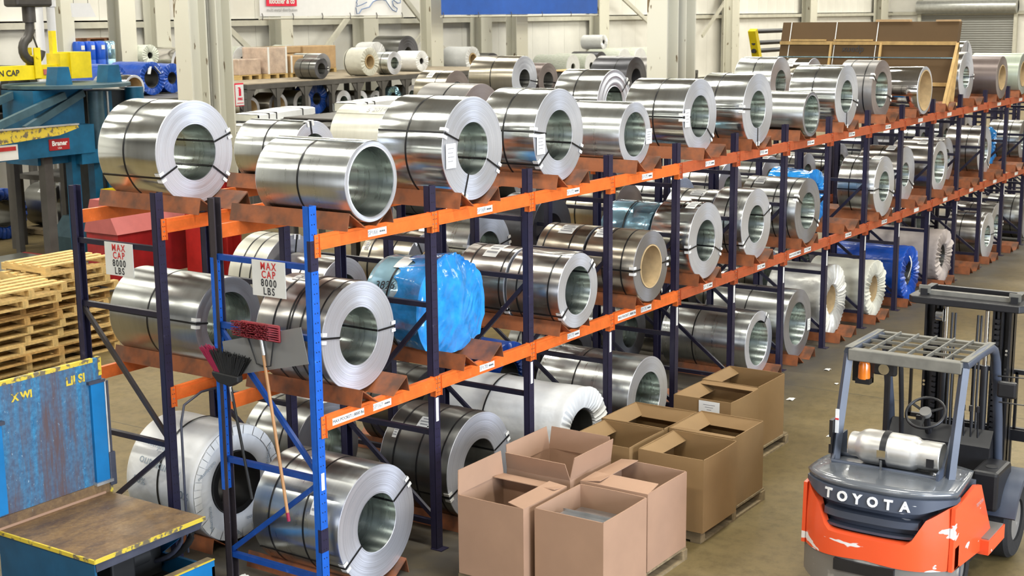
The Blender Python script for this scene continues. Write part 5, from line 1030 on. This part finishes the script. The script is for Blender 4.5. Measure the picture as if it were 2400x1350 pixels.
# drums, brown pallets, light panel
storage(12.6, 16.7, 20.0, 22.0, 3.46, 3, 'dark rack under the blue drums at far left')
for k in range(4):
    x = 14.30+.30*k; d = thing('plastic_drum', (x, 20.3, 3.46), '%s of the row of small blue plastic drums' % ('leftmost', 'second from left', 'third from left', 'rightmost, paler one')[k], 'drum', 'blue plastic drums')
    z0 = 3.46; MB().lathe([(0,0),(.13,0),(.145,.02),(.145,.20),(.138,.22),(.145,.24),(.145,.60),(.12,.65),(0,.66)], (x, 20.3, z0), 'z', 24).build('drum_body', 'drum_blue' if k < 3 else 'film_light', d, smooth=35); MB().bx(x-.05, x+.05, 20.148, 20.153, z0+.46, z0+.56).build('drum_label', 'paper_white', d)
for k in range(6): pallet(15.0+.05*(k % 2), 16.1+.05*(k % 3), 20.9, 21.8, 3.46+.12*k, '%s brown pallet of the stack behind the blue drums' % ('bottom', 'second', 'third', 'fourth', 'fifth', 'top')[k], 'pallet_brown', group='brown pallets by the wall')
bw(16.4, 3.46, .27, 20.2, 1.2, .3, 'wrap_green_text', 'pale green-printed coil left of the white column', 151); bc(17.5, 3.05, .43, 20.2, 1.0, .8, 'mirror', 'bright steel ring coil left of the white column', straps=())
lp = thing('hanging_placard', (13.45, 19.0, 4.66), 'white trapezoid panel hanging above the blue drums', 'hanging panel'); MB().prism([(13.14,4.68),(13.80,4.68),(13.64,4.99),(13.12,4.99)], 'y', 19.0, 19.03).build('panel', 'banner_white', lp)
for x in (13.2, 13.6): MB().cyl((x,19.015,4.98), (x,19.015,9.6), .006, 6).build('cord', 'store_grey', lp)
# ---- banners
def banner(x0, x1, z0, z1, y, m_, label):
    t = thing('banner', ((x0+x1)/2, y, z0), label, 'banner'); MB().grid(lambda u, v: (x0+(x1-x0)*u, y+.02*math.sin(u*14)*(1-v), z0+(z1-z0)*v), 24, 4).build('cloth', m_, t, smooth=60)
    MB().cyl((x0-.03, y, z0-.06), (x1+.03, y, z0-.06), .03, 10).build('bottom_pole', 'column_shade', t, smooth=40)
    for k in range(6): xx = x0+.05+(x1-x0-.1)*k/5; MB().tube([(xx, y-.03, z0+.08), (xx+.01, y-.05, z0-.0), (xx, y-.04, z0-.10)], .012, 6).build('tie', 'store_grey', t)
    for x in (x0+.2, x1-.2): MB().cyl((x, y, z1), (x, y, 9.6), .008, 6).build('rope', 'store_grey', t)
    return t
bn = banner(19.55, 25.55, 4.66, 6.6, 19.45, 'banner_white', 'white hanging banner with red company logo and leaping animal outline')
lg = MB().bx(19.78, 20.95, 19.415, 19.42, 4.925, 5.5).build('logo_block', 'logo_red', bn); text('lettering', 'klöckner & co', .215, (20.37, 19.41, 5.06), (1,0,0), (0,0,1), 'paper_white', lg, bold=.006, sx=.80); text('lettering', 'multi metal distribution', .125, (20.37, 19.415, 4.82), (1,0,0), (0,0,1), 'ink_grey', bn)
def bz(pts): return [Vector((23.4+p[0]*.0062*1.02, 19.41, 4.85+p[1]*.0062)) for p in pts]
MB().tube(bz([(0,6),(5,-22),(22,-20),(40,-2),(95,8),(122,32),(150,40),(190,42),(215,38),(240,12),(262,-6),(290,-14),(298,0),(270,14),(262,34),(272,40),(300,26),(322,28),(322,46),(300,58),(258,64),(250,74),(265,95)]), .014, 6).build('animal_outline', 'ink_blue', bn, smooth=60)
MB().tube(bz([(5,28),(10,22),(4,10),(40,18),(78,30)]), .012, 6).build('animal_outline', 'ink_blue', bn, smooth=60); MB().tube(bz([(5,28),(14,46),(60,48),(100,72),(112,95)]), .014, 6).build('animal_outline', 'ink_blue', bn, smooth=60)
banner(27.5, 37.0, 4.66, 6.8, 19.45, 'banner_blue', 'plain blue hanging banner')
# ---- fire extinguisher point on the white column
fs = thing('fire_sign', (10.0, 10.72, 3.1), 'red and white fire extinguisher sign on the white column', 'sign'); MB().bx(9.83, 10.06, 10.70, 10.72, 3.10, 3.50).build('board', 'logo_red', fs); MB().bx(9.855, 10.05, 10.69, 10.70, 3.115, 3.475).build('panel', 'paper_white', fs)
MB().bx(9.93, 9.98, 10.682, 10.69, 3.28, 3.40).bx(9.945, 9.965, 10.682, 10.69, 3.40, 3.43).bx(9.915, 9.945, 10.682, 10.69, 3.415, 3.43).build('pictogram', 'logo_red', fs); text('lettering', 'FIRE', .062, (9.955, 10.682, 3.225), (1,0,0), (0,0,1), 'logo_red', fs, bold=.002); MB().bx(9.88, 10.03, 10.682, 10.69, 3.15, 3.16).build('print', 'logo_red', fs)
fe = thing('fire_extinguisher', (8.98, 10.62, .75), 'red fire extinguisher hanging at the red column foot', 'fire extinguisher'); MB().lathe([(0,0),(.07,0),(.08,.02),(.08,.34),(.06,.41),(.025,.45),(.025,.50),(0,.50)], (8.98,10.64,.75), 'z', 22).build('cylinder', 'ext_red', fe, smooth=35); MB().bx(8.90, 9.06, 10.552, 10.560, .80, .88).build('label_band', 'paper_white', fe); MB().tube([(8.98,10.64,1.24),(8.92,10.60,1.27),(8.90,10.58,1.15),(8.90,10.57,.95)], .012, 6).build('hose', 'fl_black', fe, smooth=60); MB().bx(8.94, 9.02, 10.66, 10.73, 1.0, 1.08).build('wall_bracket', 'store_grey', fe)
# ---- stacked new pallets at left
for (x0, y0, n, nm, m2) in ((2.72, 8.05, 10, 'left', 'pallet_pale'), (4.02, 8.55, 11, 'right', 'pallet_pale')):
    for k in range(n):
        dx, dy = rnd.uniform(-.10,.10), rnd.uniform(-.09,.09); j = rnd.choice(('pallet_pale','pallet_pale','pallet_tan'))
        pallet(x0+dx, x0+1.12+dx, y0+dy, y0+.95+dy, .122*k, '%s pale wooden pallet from the ground in the %s stack' % (ORD[k], nm), j if k < n-2 else 'pallet_pale', .12, group='stacked pale pallets')
# ---- red machine and low steel table
t = thing('red_machine', (8.5, 11.7, 0), 'red steel hopper machine behind the rear rack', 'machine')
MB().bx(7.75, 9.3, 11.5, 12.3, .25, 1.05).build('body', 'red_paint', t); fixn(MB().prism([(11.45,1.05),(12.3,1.05),(12.1,1.62),(11.75,1.62)], 'x', 7.7, 9.35).build('sloped_hood', 'red_faded', t)); MB().bx(7.9, 9.1, 11.55, 12.2, 0, .25).build('plinth', 'store_grey', t)
for z in (.7, 1.0): MB().cyl((9.45, 11.5, z), (9.75, 11.5, z), .09, 14).build('blue_motor', 'drum_blue', t, smooth=40)
t = thing('low_table', (7.0, 12.6, 0), 'low steel-topped table with red side rails', 'table')
MB().bx(5.6, 8.1, 12.2, 14.6, .40, .43).build('table_top', 'sheet_shine', t); MB().bx(5.6, 8.1, 12.12, 12.2, .24, .43).build('side_rail', 'red_paint', t); MB().bx(8.1, 8.18, 12.12, 14.6, .24, .43).build('side_rail', 'red_paint', t)
for x in (5.9, 7.9):
    for y in (12.3, 14.3): MB().bx(x-.05, x+.05, y-.05, y+.05, 0, .40).build('leg', 'store_grey', t)
pallet(11.4, 12.6, 18.2, 19.2, 0, 'pale pallet under the dark coil with green top'); bc(12.0, .115, .48, 18.25, .9, .5, 'dark', 'dark upright-standing coil with white label on the floor pallet', tags=((130,.4,.2,.16),), straps=())
bw(10.7, 0, .55, 18.6, .9, .55, 'wrap_blue', 'blue-wrapped coil on the floor at the left edge', 161, amp=.07)
# ---- cardboard A-frame crate on the front rack
t = thing('sheet_crate', (16.0, 1.9, TOP), 'long cardboard-faced sheet crate on a wooden frame atop the racks', 'crate')
mat('crate_board', (.088,.047,.013), .75, var=.06, scale=2)
px = lambda z: 15.80 + .38*(z-3.05)/1.4
ya_, yb_ = .06, 3.22
fixn(MB().prism([(px(3.06),3.06),(px(4.44),4.44),(px(4.44)+.16,4.44),(px(3.06)+.16,3.06)], 'y', ya_, yb_).build('board_panel', 'crate_board', t))
for (z, a, b) in ((4.08, ya_, yb_), (3.4, ya_, yb_)): MB().bar((px(z)-.02, a, z), (px(z)-.02, b, z), .04, .06).build('batten', 'plain_wood', t)
for y in (1.35, 2.25): MB().bar((px(3.1)-.02, y, 3.1), (px(4.08)-.02, y, 4.08), .06, .035, up=(0,1,0)).build('batten', 'plain_wood', t)
for (a, b) in ((1.5, 2.2), (2.35, 3.0)): MB().bar((px(4.12)-.05, a, 4.13), (px(4.12)-.05, b, 4.13), .05, .03).build('batten', 'plain_wood', t)
for y in (1.45, 2.2, 3.05): MB().bar((px(3.1)-.006, y, 3.1), (px(4.44)-.006, y, 4.44), .014, .004, up=(1,0,0)).build('band', 'paper_white', t)
MB().bar((px(3.85)-.05, ya_, 3.84), (px(3.85)-.05, yb_, 3.84), .012, .016).build('band', 'film_light', t)
text('lettering', 'xuedp', .16, (px(3.98)-.012, 1.85, 3.98), (0,-1,0), (.27,0,1), 'ink', t)
for x in (15.42, 15.62, 15.86): MB().bar((x, .03, 3.06), (16.06, .03, 4.08), .045, .05, up=(0,1,0)).build('a_frame_leg', 'plain_wood', t)
MB().bar((15.30, .03, 3.07), (16.1, .03, 3.07), .05, .05).build('foot_rail', 'plain_wood', t); MB().bar((15.30, 3.0, 3.07), (16.1, 3.0, 3.07), .05, .05).build('foot_rail', 'plain_wood', t)
MB().bx(px(4.44)-.02, px(4.44)+.1, .06, .45, 4.44, 4.47).build('torn_flap', 'carton', t); MB().bx(px(4.44)-.02, px(4.44)+.1, .9, 1.5, 4.44, 4.48).build('torn_flap', 'carton', t)
# ---- yellow reach truck mast behind the crate
t = thing('reach_lift', (19.0, 4.9, 0), 'yellow lift mast with black arms behind the cardboard crate', 'lift')
MB().bx(18.72, 18.95, 4.8, 5.0, 0, 3.7).build('post', 'crane_yellow', t); MB().bar((18.85, 4.9, 3.6), (18.55, 4.9, 4.28), .16, .12).build('bent_arm', 'crane_yellow', t); MB().bx(18.4, 19.4, 4.6, 5.3, 0, .25).build('base', 'crane_yellow', t)
for z in (4.25, 4.02, 3.86): MB().cyl((18.6, 4.9, z), (20.2, 4.9, z), .045, 12).build('arm_bar', 'fl_black', t, smooth=40)
# ---- cable hanging on the rear rack's near post
tag(MB().tube([(.62,1.64,1.46), (.30,1.63,1.47), (.10,1.63,1.40), (.052,1.625,1.25), (.05,1.625,.7), (.05,1.625,.1)], .011, 8).build('hanging_cable', 'up_grey', smooth=60), 'thin grey cable hanging down the rear rack end post', 'cable')
tag(MB().grid(lambda u, v: (-.02+.13*u, .93+.10*v, .012+.02*abs(noise.noise((u*3,v*3,1)))), 6, 6).build('paper_scrap', 'paper_white', smooth=60), 'crumpled white paper scrap on the floor beside the upender', 'paper scrap')
for k, (x, y, w_) in enumerate(((7.6,-.72,.12),(9.2,-.55,.10),(8.6,-.9,.06))): tag(MB().grid(lambda u, v: (x+w_*u, y+w_*.7*v, .006+.02*abs(noise.noise((u*4+k,v*4,2)))), 5, 5).build('paper_scrap', 'paper_white', smooth=60), '%s of three paper scraps on the aisle floor by the rack' % ('nearest', 'farthest', 'smallest')[k], 'paper scrap')
